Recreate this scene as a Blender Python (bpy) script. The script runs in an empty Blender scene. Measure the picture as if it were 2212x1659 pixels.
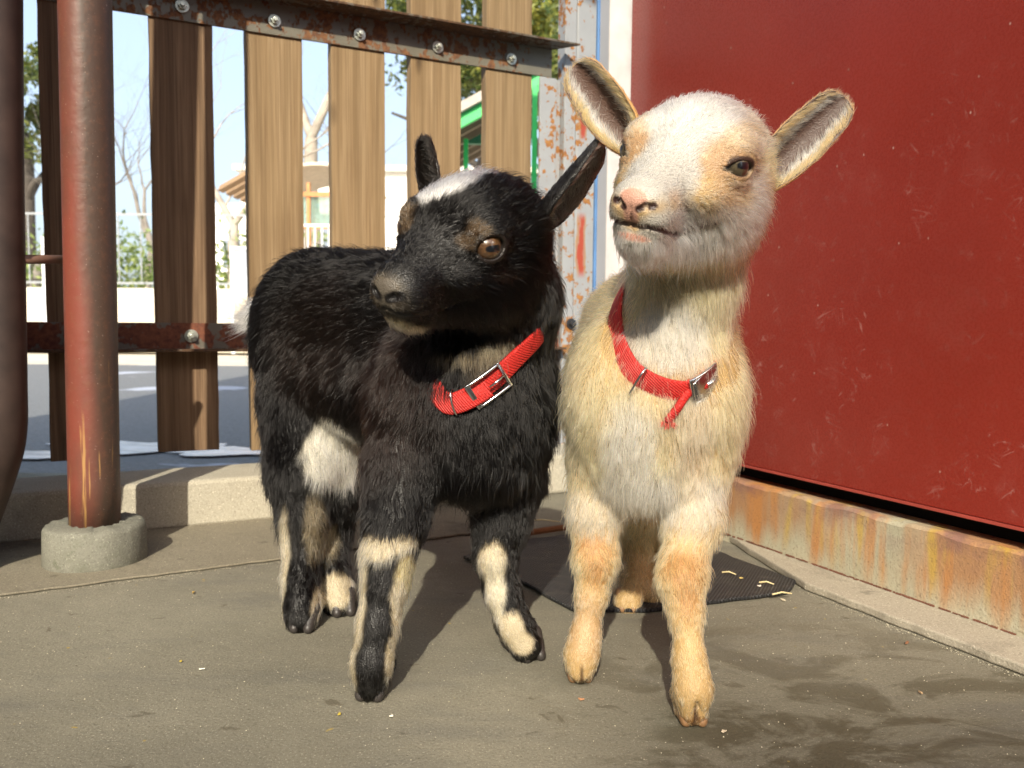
import bpy, math, random
import numpy as np
from mathutils import Vector, Matrix, Euler
from mathutils.kdtree import KDTree
rng = np.random.default_rng(7); random.seed(7)
SC = bpy.context.scene
COL = SC.collection

# ------------------------------------------------------------------ camera, sky, sun, exposure
CAM_H = .30; PITCH = math.radians(4.2); ROLL = math.radians(0.5); FPX = 1785.0
_F = np.array([0, math.cos(PITCH), -math.sin(PITCH)])
_U0 = np.array([0, math.sin(PITCH), math.cos(PITCH)]); _R0 = np.array([1., 0, 0])
_R = _R0*math.cos(ROLL)+_U0*math.sin(ROLL); _U = _U0*math.cos(ROLL)-_R0*math.sin(ROLL)
_C = np.array([0, 0, CAM_H])
def ray(u, v): return _F+_R*(u-1106)/FPX-_U*(v-829.5)/FPX
def at(u, v, Y):
    r = ray(u, v); return _C+r*Y/r[1]
def gnd(u, v, z=0.):
    r = ray(u, v); return _C+r*(z-CAM_H)/r[2]
cd = bpy.data.cameras.new('camera'); cam = bpy.data.objects.new('camera', cd); COL.objects.link(cam)
cd.sensor_width = 36; cd.lens = FPX/2212*36; cd.clip_start = .02; cd.clip_end = 500
cam.matrix_world = Matrix(((_R[0], _U[0], -_F[0], 0), (_R[1], _U[1], -_F[1], 0), (_R[2], _U[2], -_F[2], CAM_H), (0, 0, 0, 1)))
cd.dof.use_dof = True; cd.dof.focus_distance = .64; cd.dof.aperture_fstop = 13
SC.camera = cam
SUN_EL = math.radians(33); SUN_AZ = math.radians(6.0)      # shadows fall towards +Y turned SUN_AZ to the right
w = bpy.data.worlds.new('World'); SC.world = w; w.use_nodes = True
nt = w.node_tree; nt.nodes.clear()
sky = nt.nodes.new('ShaderNodeTexSky'); sky.sky_type = 'NISHITA'; sky.sun_disc = False
sky.sun_elevation = SUN_EL; sky.sun_rotation = math.pi+SUN_AZ; sky.air_density = 1.0; sky.dust_density = 5.0; sky.ozone_density = 1.2
bg = nt.nodes.new('ShaderNodeBackground'); bg.inputs[1].default_value = .15
wo = nt.nodes.new('ShaderNodeOutputWorld'); mxs = nt.nodes.new('ShaderNodeMix'); mxs.data_type = 'RGBA'; mxs.inputs[0].default_value = .26; mxs.inputs[7].default_value = (5.2, 6.0, 6.9, 1)   # thin bright haze over the blue
nt.links.new(sky.outputs[0], mxs.inputs[6]); nt.links.new(mxs.outputs[2], bg.inputs[0]); nt.links.new(bg.outputs[0], wo.inputs[0])
sl = bpy.data.lights.new('sun', 'SUN'); sl.energy = 3.3; sl.angle = math.radians(.55); sl.color = (1, .91, .74)
sun = bpy.data.objects.new('sun', sl); COL.objects.link(sun)
sd = Vector((math.sin(SUN_AZ)*math.cos(SUN_EL), math.cos(SUN_AZ)*math.cos(SUN_EL), -math.sin(SUN_EL)))
sun.rotation_euler = sd.to_track_quat('-Z', 'Y').to_euler(); sun.location = (0, -3, 3)
SC.view_settings.view_transform = 'Standard'; SC.view_settings.look = 'None'
SC.view_settings.exposure = 0.95; SC.view_settings.gamma = 1
SC.render.engine = 'CYCLES'
SC.cycles.max_bounces = 8; SC.cycles.transparent_max_bounces = 12
try: SC.cycles_curves.shape = 'RIBBONS'
except Exception: pass

# ------------------------------------------------------------------ materials
class NT:
    def __init__(s, name):
        s.m = bpy.data.materials.new(name); s.m.use_nodes = True; s.t = s.m.node_tree; s.t.nodes.clear()
        s.out = s.n('OutputMaterial'); s._tc = None
    def n(s, k, **kw):
        o = s.t.nodes.new('ShaderNode'+k)
        for a, b in kw.items(): setattr(o, a, b)
        return o
    def l(s, a, b): s.t.links.new(a, b)
    def tc(s, which='Object', scale=(1, 1, 1), rot=(0, 0, 0), loc=(0, 0, 0), pre=None):
        if not s._tc: s._tc = s.n('TexCoord')
        mp = s.n('Mapping'); src = s._tc.outputs[which]
        if pre is not None:
            m0 = s.n('Mapping'); s.l(src, m0.inputs[0]); m0.inputs['Rotation'].default_value = pre; src = m0.outputs[0]
        s.l(src, mp.inputs[0])
        mp.inputs['Scale'].default_value = scale; mp.inputs['Rotation'].default_value = rot; mp.inputs['Location'].default_value = loc
        return mp.outputs[0]
    def noise(s, vec, scale=5, det=4, rough=.55, dist=0, out=0):
        o = s.n('TexNoise'); s.l(vec, o.inputs['Vector']); o.inputs['Scale'].default_value = scale
        o.inputs['Detail'].default_value = det; o.inputs['Roughness'].default_value = rough; o.inputs['Distortion'].default_value = dist
        return o.outputs[out]
    def vor(s, vec, scale=5, feat='F1', out='Distance', rand=1):
        o = s.n('TexVoronoi'); o.feature = feat; s.l(vec, o.inputs['Vector']); o.inputs['Scale'].default_value = scale
        o.inputs['Randomness'].default_value = rand
        return o.outputs[out]
    def ramp(s, fac, stops, interp='LINEAR'):
        o = s.n('ValToRGB'); s.l(fac, o.inputs[0]); cr = o.color_ramp; cr.interpolation = interp
        while len(cr.elements) < len(stops): cr.elements.new(.5)
        for e, (p, c) in zip(cr.elements, stops):
            e.position = p; e.color = (c, c, c, 1) if isinstance(c, (int, float)) else (*c, 1)
        return o.outputs[0]
    def mix(s, fac, a, b, mode='MIX'):
        o = s.n('Mix', data_type='RGBA', blend_type=mode)
        for i, x in ((0, fac), (6, a), (7, b)):
            if hasattr(x, 'links'): s.l(x, o.inputs[i])
            elif i == 0: o.inputs[0].default_value = x
            else: o.inputs[i].default_value = (*x, 1)
        return o.outputs[2]
    def math(s, op, a, b=None):
        o = s.n('Math', operation=op)
        for i, x in enumerate((a, b)):
            if x is None: continue
            if hasattr(x, 'links'): s.l(x, o.inputs[i])
            else: o.inputs[i].default_value = x
        return o.outputs[0]
    def sep(s, v):
        o = s.n('SeparateXYZ'); s.l(v, o.inputs[0]); return o.outputs
    def attr(s, name):
        o = s.n('Attribute'); o.attribute_name = name; return o.outputs['Color']
    def bump(s, h, strength=.3, dist=.002):
        o = s.n('Bump'); s.l(h, o.inputs['Height']); o.inputs['Strength'].default_value = strength; o.inputs['Distance'].default_value = dist
        return o.outputs[0]
    def bsdf(s, col, rough=.6, metal=0, spec=.5, bump=None, coat=0, **kw):
        b = s.n('BsdfPrincipled')
        for nm, x in (('Base Color', col), ('Roughness', rough), ('Metallic', metal), ('Specular IOR Level', spec), ('Coat Weight', coat)):
            if hasattr(x, 'links'): s.l(x, b.inputs[nm])
            elif nm == 'Base Color': b.inputs[nm].default_value = (*x, 1)
            else: b.inputs[nm].default_value = x
        for nm, x in kw.items(): b.inputs[nm.replace('_', ' ')].default_value = x
        if bump is not None: s.l(bump, b.inputs['Normal'])
        s.l(b.outputs[0], s.out.inputs[0]); return s.m
def plain(name, col, rough=.6, metal=0, var=.15, scale=20, **kw):
    t = NT(name); v = t.noise(t.tc(), scale)
    return t.bsdf(t.ramp(v, [(.3, tuple(c*(1-var) for c in col)), (.7, tuple(min(1, c*(1+var)) for c in col))]), rough, metal, **kw)

# ------------------------------------------------------------------ mesh helpers
def link(o, parent=None):
    COL.objects.link(o)
    if parent is not None: o.parent = parent
    return o
def tag(o, label, cat, group=None, kind=None):
    if label: o['label'] = label
    if cat: o['category'] = cat
    if group: o['group'] = group
    if kind: o['kind'] = kind
    return o
def empty(name, loc=(0, 0, 0), rz=0., label=None, cat=None, group=None):
    o = bpy.data.objects.new(name, None); o.empty_display_size = .05; o.location = loc; o.rotation_euler = (0, 0, rz); link(o)
    return tag(o, label, cat, group)
def np_mesh(name, V, Fq, mat=None, parent=None, smooth=True, origin=None):
    V = np.asarray(V, float)
    if origin is not None: V = V-np.asarray(origin)
    me = bpy.data.meshes.new(name); me.from_pydata(V.tolist(), [], Fq.tolist() if hasattr(Fq, 'tolist') else Fq); me.update()
    if mat: me.materials.append(mat)
    if smooth: me.polygons.foreach_set('use_smooth', [True]*len(me.polygons))
    o = bpy.data.objects.new(name, me)
    if origin is not None: o.location = origin
    return link(o, parent)
class MB:
    def __init__(s): s.v = []; s.f = []
    def add(s, V, Fs):
        n = len(s.v); s.v += [tuple(map(float, p)) for p in V]; s.f += [tuple(i+n for i in q) for q in Fs]; return s
    def box(s, c, d, M=None, jit=0):
        c = np.array(c, float); d = np.array(d, float)/2
        P = [c+d*np.array(q) for q in ((-1, -1, -1), (1, -1, -1), (1, 1, -1), (-1, 1, -1), (-1, -1, 1), (1, -1, 1), (1, 1, 1), (-1, 1, 1))]
        if M is not None: P = [np.array(M @ Vector(p)) for p in P]
        return s.add(P, ((0, 3, 2, 1), (4, 5, 6, 7), (0, 1, 5, 4), (1, 2, 6, 5), (2, 3, 7, 6), (3, 0, 4, 7)))
    def tube(s, pts, rad, n=12, cap=True):
        pts = [np.array(p, float) for p in pts]
        rad = rad if hasattr(rad, '__len__') else [rad]*len(pts)
        T = [pts[min(i+1, len(pts)-1)]-pts[max(i-1, 0)] for i in range(len(pts))]
        T = [t/max(np.linalg.norm(t), 1e-9) for t in T]
        a = np.array([0, 0, 1.]) if abs(T[0][2]) < .9 else np.array([1., 0, 0])
        x = np.cross(T[0], a); x /= np.linalg.norm(x); V = []
        for p, t, r in zip(pts, T, rad):
            x = x-t*np.dot(x, t); x /= np.linalg.norm(x); y = np.cross(t, x)
            V += [p+r*(math.cos(q)*x+math.sin(q)*y) for q in np.arange(n)*2*math.pi/n]
        Fs = [(i*n+j, i*n+(j+1) % n, (i+1)*n+(j+1) % n, (i+1)*n+j) for i in range(len(pts)-1) for j in range(n)]
        if cap: Fs += [tuple(range(n))[::-1], tuple((len(pts)-1)*n+j for j in range(n))]
        return s.add(V, Fs)
    def prism(s, poly, axis_fn):
        """poly: 2D outline, axis_fn(p, side)->3D for side 0/1"""
        n = len(poly); V = [axis_fn(p, 0) for p in poly]+[axis_fn(p, 1) for p in poly]
        return s.add(V, [tuple(range(n))[::-1], tuple(range(n, 2*n))]+[(i, (i+1) % n, n+(i+1) % n, n+i) for i in range(n)])
    def build(s, name, mat, parent=None, bevel=0, seg=2, smooth=False, origin=None):
        o = np_mesh(name, s.v, s.f, mat, parent, smooth, origin)
        if bevel:
            b = o.modifiers.new('bevel', 'BEVEL'); b.width = bevel; b.segments = seg; b.limit_method = 'ANGLE'; b.angle_limit = .6
        return o
def catmull(P, n=8, closed=False):
    P = [np.array(p, float) for p in P]; out = []; N = len(P)
    for i in range(N if closed else N-1):
        g = (lambda k: P[k % N]) if closed else (lambda k: P[min(max(k, 0), N-1)])
        a, b, c, d = g(i-1), g(i), g(i+1), g(i+2)
        for t in np.arange(n)/n:
            out.append(.5*(2*b+(c-a)*t+(2*a-5*b+4*c-d)*t*t+(3*b-a-3*c+d)*t**3))
    if not closed: out.append(P[-1])
    return out
def vnoise(P, scale, seed=0):
    """cheap smooth value noise in numpy, -1..1"""
    r = np.random.default_rng(seed); T = r.uniform(-1, 1, (32, 32, 32)).astype(np.float32)
    Q = np.asarray(P)*scale+17.3; i = np.floor(Q).astype(int); f = Q-i; f = f*f*(3-2*f); o = 0
    for a in (0, 1):
        for b in (0, 1):
            for c in (0, 1):
                wt = (f[:, 0] if a else 1-f[:, 0])*(f[:, 1] if b else 1-f[:, 1])*(f[:, 2] if c else 1-f[:, 2])
                o = o+wt*T[(i[:, 0]+a) % 32, (i[:, 1]+b) % 32, (i[:, 2]+c) % 32]
    return o
# ------------------------------------------------------------------ setting: floor, kerb, road
def concrete(name, a, b, dark=(.05, .045, .035), stain=.5, spk=1., bumpd=.0015, streak=0, stainscale=7):
    t = NT(name); v = t.tc('Object')
    c = t.mix(t.ramp(t.noise(v, 3.2, 5, .6), [(.3, 0), (.7, 1)]), a, b)
    fine = t.noise(v, 420, 3, .7); c = t.mix(t.ramp(fine, [(.30, .55), (.5, 0)]), c, tuple(x*.45 for x in a), 'MIX')
    c = t.mix(t.ramp(t.noise(t.tc('Object', loc=(3, 1, 2)), 520, 2, .6), [(.60, 0), (.72, .55*spk)]), c, tuple(min(1, x*2.1) for x in b))
    st = t.noise(t.tc('Object', loc=(1.7, .3, 0)), stainscale, 6, .68, .4)
    c = t.mix(t.ramp(st, [(.56, 0), (.66, stain)]), c, dark)
    c = t.mix(t.ramp(t.noise(t.tc('Object', loc=(9, 4, 0)), 38, 4, .6), [(.66, 0), (.71, stain)]), c, dark)
    h = t.math('ADD', fine, t.math('MULTIPLY', t.noise(v, 60, 4), 1.4))
    return t.bsdf(c, .88, spec=.25, bump=t.bump(h, .55, bumpd))
M_FLOOR = concrete('worn_concrete', (.170, .150, .110), (.245, .220, .165), stain=.42)
M_KERB = concrete('kerb_concrete', (.36, .33, .26), (.46, .43, .35), stain=.25)
M_BASE = concrete('cast_concrete', (.155, .155, .125), (.235, .23, .19), dark=(.08, .09, .05), stain=.35)
def damp_floor():
    """pen floor: same concrete with damp brown patches towards the red panel"""
    t = NT('pen_floor_concrete'); v = t.tc('Object')
    c = t.mix(t.ramp(t.noise(v, 3.0, 5, .6), [(.3, 0), (.7, 1)]), (.140, .131, .100), (.240, .224, .172))
    fine = t.noise(v, 420, 3, .7); c = t.mix(t.ramp(fine, [(.30, .6), (.5, 0)]), c, (.085, .075, .055))
    c = t.mix(t.ramp(t.noise(t.tc('Object', loc=(3, 1, 2)), 560, 2, .6), [(.60, 0), (.72, .55)]), c, (.52, .49, .40))
    s = t.sep(v)
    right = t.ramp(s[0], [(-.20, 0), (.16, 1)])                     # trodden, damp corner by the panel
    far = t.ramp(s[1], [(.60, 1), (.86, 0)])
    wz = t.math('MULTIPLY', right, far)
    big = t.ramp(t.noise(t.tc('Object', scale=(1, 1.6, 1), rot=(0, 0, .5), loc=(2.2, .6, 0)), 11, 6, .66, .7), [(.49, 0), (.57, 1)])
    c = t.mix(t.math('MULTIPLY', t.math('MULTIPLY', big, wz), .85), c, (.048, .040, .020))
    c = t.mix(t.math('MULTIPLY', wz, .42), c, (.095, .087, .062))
    sp = t.ramp(t.noise(t.tc('Object', scale=(1, 1.5, 1), loc=(5.2, 2.6, 0)), 30, 4, .6, .5), [(.655, 0), (.70, .6)])
    c = t.mix(sp, c, (.075, .062, .04))
    gr = t.ramp(t.noise(t.tc('Object', scale=(1, 3.2, 1), rot=(0, 0, -.2), loc=(7, 3, 0)), 4.2, 4, .6), [(.52, 0), (.66, .35)])
    c = t.mix(gr, c, (.10, .098, .092))
    ye = t.ramp(t.noise(t.tc('Object', loc=(11, 9, 0)), 55, 2, .5), [(.735, 0), (.76, .7)])
    c = t.mix(ye, c, (.36, .26, .05))
    h = t.math('ADD', fine, t.math('MULTIPLY', t.noise(v, 70, 4), 1.2))
    return t.bsdf(c, t.ramp(big, [(0, .9), (1, .7)]), spec=.3, bump=t.bump(h, .6, .0014))
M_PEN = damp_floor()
def asphalt():
    t = NT('asphalt'); v = t.tc('Object')
    c = t.mix(t.ramp(t.noise(v, 90, 3, .8), [(.3, 0), (.7, 1)]), (.115, .118, .120), (.20, .205, .21))
    ice = t.ramp(t.noise(t.tc('Object', scale=(1, 1.5, 1), rot=(0, 0, .4), loc=(4.1, 1.3, 0)), 1.3, 5, .55, .6), [(.62, 0), (.65, .7)])
    c = t.mix(ice, c, (.52, .56, .66))
    return t.bsdf(c, .75, bump=t.bump(t.noise(v, 120, 3), .7, .004))
def sheet(name, pts, z, mat, kind='structure'):
    o = MB().add([(p[0], p[1], z) for p in pts], [tuple(range(len(pts)))]).build(name, mat); o['kind'] = kind; return o
g_m = plain('sandy_ground', (.55, .50, .40), .95, scale=3)
sheet('ground', [(-250, -100), (250, -100), (250, 400), (-250, 400)], -.05, g_m)
sheet('road', [(-40, .9), (40, 1.0), (40, 6.3), (-40, 5.9)], -.03, asphalt())
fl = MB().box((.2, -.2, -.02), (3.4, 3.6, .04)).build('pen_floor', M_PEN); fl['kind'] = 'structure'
DF = np.array([.902, .432]); NF = np.array([-.432, .902])          # along the fence, away from the camera
K0 = np.array([-.493, 1.166])
def slab(name, P, z0, z1, mat, bevel=.004, noise_edge=0, seed=1):
    """a low slab over polygon P (x,y list) between two heights"""
    r = np.random.default_rng(seed); Q = []
    for a, b in zip(P, P[1:]+P[:1]):
        a, b = np.array(a, float), np.array(b, float); n = max(1, int(np.linalg.norm(b-a)/.015)) if noise_edge else 1
        for i in range(n):
            p = a+(b-a)*i/n; Q.append(p+r.normal(0, noise_edge, 2) if i else p)
    m = MB().prism(Q, lambda p, s_: (p[0], p[1], z1 if s_ else z0)); o = m.build(name, mat, bevel=bevel, seg=2); return o
back = slab('back_step', [(-1.5, .34), (-.551, .873), (-.292, 1.017), (-.10, 1.128), (.02, 1.19), (-.02, 1.38), (-.6, 1.16), (-1.6, .7)], .0008, .0036, M_FLOOR, .0028, .0016); back['kind'] = 'structure'
kP = lambda a, b: tuple(K0+DF*a+NF*b)
kerb = slab('kerb', [kP(-1.6, 0), kP(1.2, 0), kP(1.2, .125), kP(-1.6, .125)], .0, .069, M_KERB, .006); kerb['kind'] = 'structure'
side = slab('mortar_strip', [gnd(1575, 1172)[:2], gnd(1738, 1276)[:2], gnd(2212, 1462)[:2], (.60, .40), (.66, .44), (.483, .757)], .0006, .010, concrete('mortar', (.30, .27, .21), (.40, .36, .29), stain=.3), .005, .0007, 3); side['kind'] = 'structure'

# ------------------------------------------------------------------ metals and wood
def painted_rust(name, paint_c, rust=(.36, .15, .04), rust2=(.15, .05, .02), amt=.5, scale=55, red=None):
    t = NT(name); v = t.tc('Object')
    n = t.noise(t.tc('Object', scale=(1, 1, .75)), scale, 5, .62); big = t.noise(v, 9, 3)
    m = t.ramp(t.math('ADD', n, t.math('MULTIPLY', t.math('SUBTRACT', big, .5), .55)), [(.62-amt*.16, 0), (.66-amt*.16, 1)])
    c = t.mix(t.ramp(t.noise(v, 22, 4), [(.3, .0), (.8, .5)]), paint_c, tuple(x*.72 for x in paint_c))
    c = t.mix(m, c, t.mix(t.ramp(t.noise(v, 150, 3), [(.35, 0), (.65, 1)]), rust2, rust))
    if red:
        x0, wd, z0, z1 = red
        s = t.sep(v); wob = t.math('MULTIPLY', t.math('SUBTRACT', t.noise(t.tc('Object', scale=(1, 1, .3)), 60, 4), .5), .022)
        dx = t.math('ABSOLUTE', t.math('SUBTRACT', t.math('ADD', s[0], wob), x0))
        gate = t.math('ADD', t.ramp(t.math('ABSOLUTE', t.math('SUBTRACT', s[2], -.03)), [(.022, 1), (.032, 0)]), t.ramp(t.math('ABSOLUTE', t.math('SUBTRACT', s[2], -.265)), [(.05, 1), (.066, 0)]))
        rm = t.math('MULTIPLY', t.ramp(dx, [(wd*.55, 1), (wd*.7, 0)]), gate)
        c = t.mix(rm, c, (.36, .055, .025))
        rim = t.math('MULTIPLY', t.ramp(dx, [(wd*.7, 0), (wd*.8, .9), (wd*1.0, .9), (wd*1.15, 0)]), gate)
        c = t.mix(rim, c, (.34, .17, .05))
    return t.bsdf(c, t.ramp(m, [(0, .42), (1, .85)]), bump=t.bump(t.math('ADD', n, m), .35, .0012))
def pipe_mat():
    t = NT('rusted_red_pipe'); v = t.tc('Object')
    a = t.ramp(t.noise(t.tc('Object', scale=(1, 1, .35)), 11, 5, .65), [(.40, 0), (.58, 1)])
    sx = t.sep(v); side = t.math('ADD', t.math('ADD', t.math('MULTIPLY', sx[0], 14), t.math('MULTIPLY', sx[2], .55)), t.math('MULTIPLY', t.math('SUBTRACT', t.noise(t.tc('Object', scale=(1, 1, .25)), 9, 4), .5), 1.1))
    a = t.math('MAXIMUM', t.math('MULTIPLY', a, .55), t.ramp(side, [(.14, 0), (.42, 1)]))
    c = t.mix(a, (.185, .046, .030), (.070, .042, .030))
    c = t.mix(t.ramp(t.noise(v, 120, 4, .7), [(.5, 0), (.75, .5)]), c, (.17, .075, .04))
    st = t.ramp(t.noise(t.tc('Object', scale=(1, 1, .05)), 130, 3, .6), [(.60, 0), (.66, 1)])
    low = t.ramp(t.sep(v)[2], [(.12, 1), (.30, 0)]); wz = t.math('MULTIPLY', st, low)
    c = t.mix(t.math('MULTIPLY', wz, .8), c, (.42, .24, .08))
    c = t.mix(t.ramp(t.noise(t.tc('Object', loc=(3, 3, 3)), 420, 2, .5), [(.70, 0), (.76, .5)]), c, (.5, .38, .32))
    return t.bsdf(c, .5, bump=t.bump(t.noise(v, 90, 5), .45, .0016))
def wood_mat(name, a, b, dark):
    t = NT(name); oi = t.n('ObjectInfo'); ad = t.n('VectorMath', operation='ADD'); mu = t.n('VectorMath', operation='SCALE')
    cx = t.n('CombineXYZ'); t.l(oi.outputs['Random'], cx.inputs[0]); t.l(oi.outputs['Random'], cx.inputs[2]); t.l(cx.outputs[0], mu.inputs[0]); mu.inputs['Scale'].default_value = 13
    t.l(t.tc('Object'), ad.inputs[0]); t.l(mu.outputs[0], ad.inputs[1]); v = ad.outputs[0]
    def m(scale):
        mp = t.n('Mapping'); t.l(v, mp.inputs[0]); mp.inputs['Scale'].default_value = scale; return mp.outputs[0]
    g = t.noise(m((26, 6, .75)), 3.2, 5, .6, 1.2); f = t.noise(m((120, 30, 1.5)), 3, 4, .6, .3)
    c = t.mix(t.ramp(g, [(.28, 0), (.74, 1)]), a, b); c = t.mix(t.ramp(t.noise(m((60, 12, .9)), 3.5, 4, .65, .5), [(.40, .55), (.55, 0)]), c, tuple(x*.75 for x in a))
    wv = t.n('TexWave'); t.l(m((1, .3, .09)), wv.inputs[0]); wv.inputs['Scale'].default_value = 11; wv.inputs['Distortion'].default_value = 9; wv.inputs['Detail'].default_value = 3; wv.inputs['Detail Scale'].default_value = 1.2
    c = t.mix(t.math('MULTIPLY', t.ramp(wv.outputs[1], [(.0, 1), (.35, 0)]), .5), c, tuple(x*.62 for x in a))
    c = t.mix(t.math('MULTIPLY', oi.outputs['Random'], .38), c, tuple(x*.72 for x in a))
    c = t.mix(t.ramp(f, [(.30, .65), (.52, 0)]), c, dark)
    kn = t.vor(m((11, 0, 3.0)), 1., rand=1); c = t.mix(t.ramp(kn, [(.04, .85), (.10, 0)]), c, tuple(x*.4 for x in dark))
    c = t.mix(t.ramp(t.noise(m((2, 2, 2)), 2.2, 4), [(.45, 0), (.8, .35)]), c, tuple(x*.8 for x in dark))
    return t.bsdf(c, .78, spec=.3, bump=t.bump(t.math('ADD', g, f), .5, .0022))
M_WOOD = wood_mat('weathered_pine', (.265, .175, .088), (.40, .295, .175), (.15, .09, .045))
M_WOOD_SHADE = wood_mat('shaded_weathered_pine', (.19, .115, .065), (.30, .20, .12), (.07, .042, .026))  # darker copy of the pine: shade on the left planks put into the colour
M_RAIL = painted_rust('rusty_rail_paint', (.15, .138, .105), (.20, .09, .035), (.10, .045, .025), .75, 85)
M_FLANGE = painted_rust('rusty_flange_shaded', (.12, .10, .075), (.11, .055, .025), (.045, .025, .015), 1.2, 60)  # rust darkened so the shade under the flange sits in the colour
M_RAILL = painted_rust('rusty_lower_rail', (.14, .125, .10), (.20, .07, .035), (.10, .032, .02), 1.0, 42)
M_POST = painted_rust('rusty_post_paint', (.33, .34, .355), (.38, .18, .05), (.24, .09, .025), .50, 95)
M_POSTR = painted_rust('rusty_post_red', (.33, .34, .355), (.38, .18, .05), (.24, .09, .025), .40, 85, red=(-.014, .0085, 0, 1))
M_PIPE = pipe_mat()

# ------------------------------------------------------------------ gate with planks on two angle-iron rails
AF = math.atan2(.432, .902)
gate = empty('plank_fence', (0, 1.6, 0), AF, 'wooden plank fence on two rusty angle iron rails behind the black goat', 'fence')
def plank(s0, s1, zb, zt, skew=0, seed=0, mat=M_WOOD, th=.024):
    r = np.random.default_rng(seed); n = 26; m = MB(); V = []
    for i in range(n+1):
        z_ = zb+(zt-zb)*i/n; a = s0+r.normal(0, .0005)+skew*i/n; b = s1+r.normal(0, .0005)+skew*i/n; dz = (r.normal(0, .0015, 2) if i == 0 else (0, 0))
        V += [(a, 0, z_+dz[0]), (b, 0, z_+dz[1]), (b, th, z_+dz[1]), (a, th, z_+dz[0])]
    Fs = [(i*4+j, i*4+(j+1) % 4, (i+1)*4+(j+1) % 4, (i+1)*4+j) for i in range(n) for j in range(4)]+[(3, 2, 1, 0), (n*4, n*4+1, n*4+2, n*4+3)]
    m.add(V, Fs); return m.build('plank', mat, gate, bevel=.0012, seg=2)
for k, (a, b, zb) in enumerate(((-.058, .036, .08), (-.206, -.109, .083), (-.348, -.253, .082), (-.489, -.397, .084), (-.634, -.540, .087), (-.786, -.690, .083), (-.94, -.845, .083), (-1.09, -.995, .083))):
    plank(a, b, zb, 1.12, 0, k+3, M_WOOD if k < 4 else M_WOOD_SHADE)
def angle_rail(name, x0, x1, z0, z1, flange, at_top, mat, cut=0.):
    m = MB(); t = .004
    m.box(((x0+x1-cut)/2, -t/2-.0005, (z0+z1)/2), (x1-x0-cut, t, z1-z0))
    zf = z1 if at_top else z0
    zc = zf+(-t/2-.0004 if at_top else t/2+.0004)
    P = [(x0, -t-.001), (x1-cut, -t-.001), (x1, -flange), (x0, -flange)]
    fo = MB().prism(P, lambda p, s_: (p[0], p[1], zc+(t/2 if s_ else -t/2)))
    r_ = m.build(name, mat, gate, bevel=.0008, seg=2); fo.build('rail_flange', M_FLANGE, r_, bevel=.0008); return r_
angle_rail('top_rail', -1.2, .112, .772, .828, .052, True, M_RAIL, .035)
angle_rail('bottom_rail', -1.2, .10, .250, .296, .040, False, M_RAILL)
def bolt(x, z):
    m = MB(); m.tube([(x, -.0052, z), (x, -.0078, z)], .0105, 20); m.tube([(x, -.0078, z), (x, -.0135, z)], .0068, 6); m.tube([(x, -.0135, z), (x, -.0195, z)], [.0040, .0036], 10)
    m.build('bolt', M_ZINC, gate, bevel=.0005)
M_ZINC = plain('zinc_bolt', (.52, .54, .48), .38, .75, scale=300)
for x in (-.735, -.585, -.443, -.300, -.157, -.010): bolt(x, .794); bolt(x+.004, .275)
st = MB(); st.box((.069, -.0035, .416), (.036, .006, .71)); st.build('end_stile', M_POST, gate, bevel=.001)

# post the gate is hung on: folded, painted steel
post = empty('gate_post', (0, 1.6, 0), AF, 'grey painted steel gate post with rust spots and red drips', 'post')
def shift(m, x, mat, nm, bev=.0012):
    return m.build(nm, mat, post, bevel=bev)
m = MB(); m.box((.093, .010, .346), (.0125, .02, .85)); shift(m, 0, M_POST, 'channel_web')
m = MB(); m.box((.1125, .0, .72), (.025, .03, 1.6)); shift(m, 0, M_POST, 'front_flange')
pr = MB().box((0, 0, 0), (.0575, .05, 1.6)).build('rear_tube', M_POSTR, post, bevel=.003); pr.location = (.156, .012, .72)
m = MB(); m.tube([(.121, -.006, .30), (.121, -.018, .30)], .011, 12); m.tube([(.121, -.018, .30), (.121, -.026, .30)], .006, 6); m.build('bolt', plain('dark_bolt', (.05, .05, .055), .4, .6), post, bevel=.0005)

# round pipe post in a cast concrete foot
pc_ = np.array([-.5155, 1.008])
pp = empty('pipe_post', (pc_[0], pc_[1], 0), 0, 'rusty red brown round pipe standing in a round concrete foot', 'post')
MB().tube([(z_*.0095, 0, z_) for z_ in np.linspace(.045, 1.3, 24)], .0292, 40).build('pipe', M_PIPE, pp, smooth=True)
cf = []; r_ = np.random.default_rng(5); m = MB(); n = 64; V = []
prof = [(.0, 0), (.0575, 0), (.059, .004), (.058, .044), (.056, .0485), (.052, .0500), (.0, .0500)]
for (rr, zz) in prof:
    for j in range(n):
        a = 2*math.pi*j/n; q = rr*(1+.008*math.sin(3*a+1)+.004*r_.normal()*(rr > .06)); V.append((q*math.cos(a), q*math.sin(a), zz+.0009*r_.normal()*(zz > .04)))
m.add(V, [(i*n+j, i*n+(j+1) % n, (i+1)*n+(j+1) % n, (i+1)*n+j) for i in range(len(prof)-1) for j in range(n)]); m.build('concrete_foot', M_BASE, pp, smooth=True)

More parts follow.
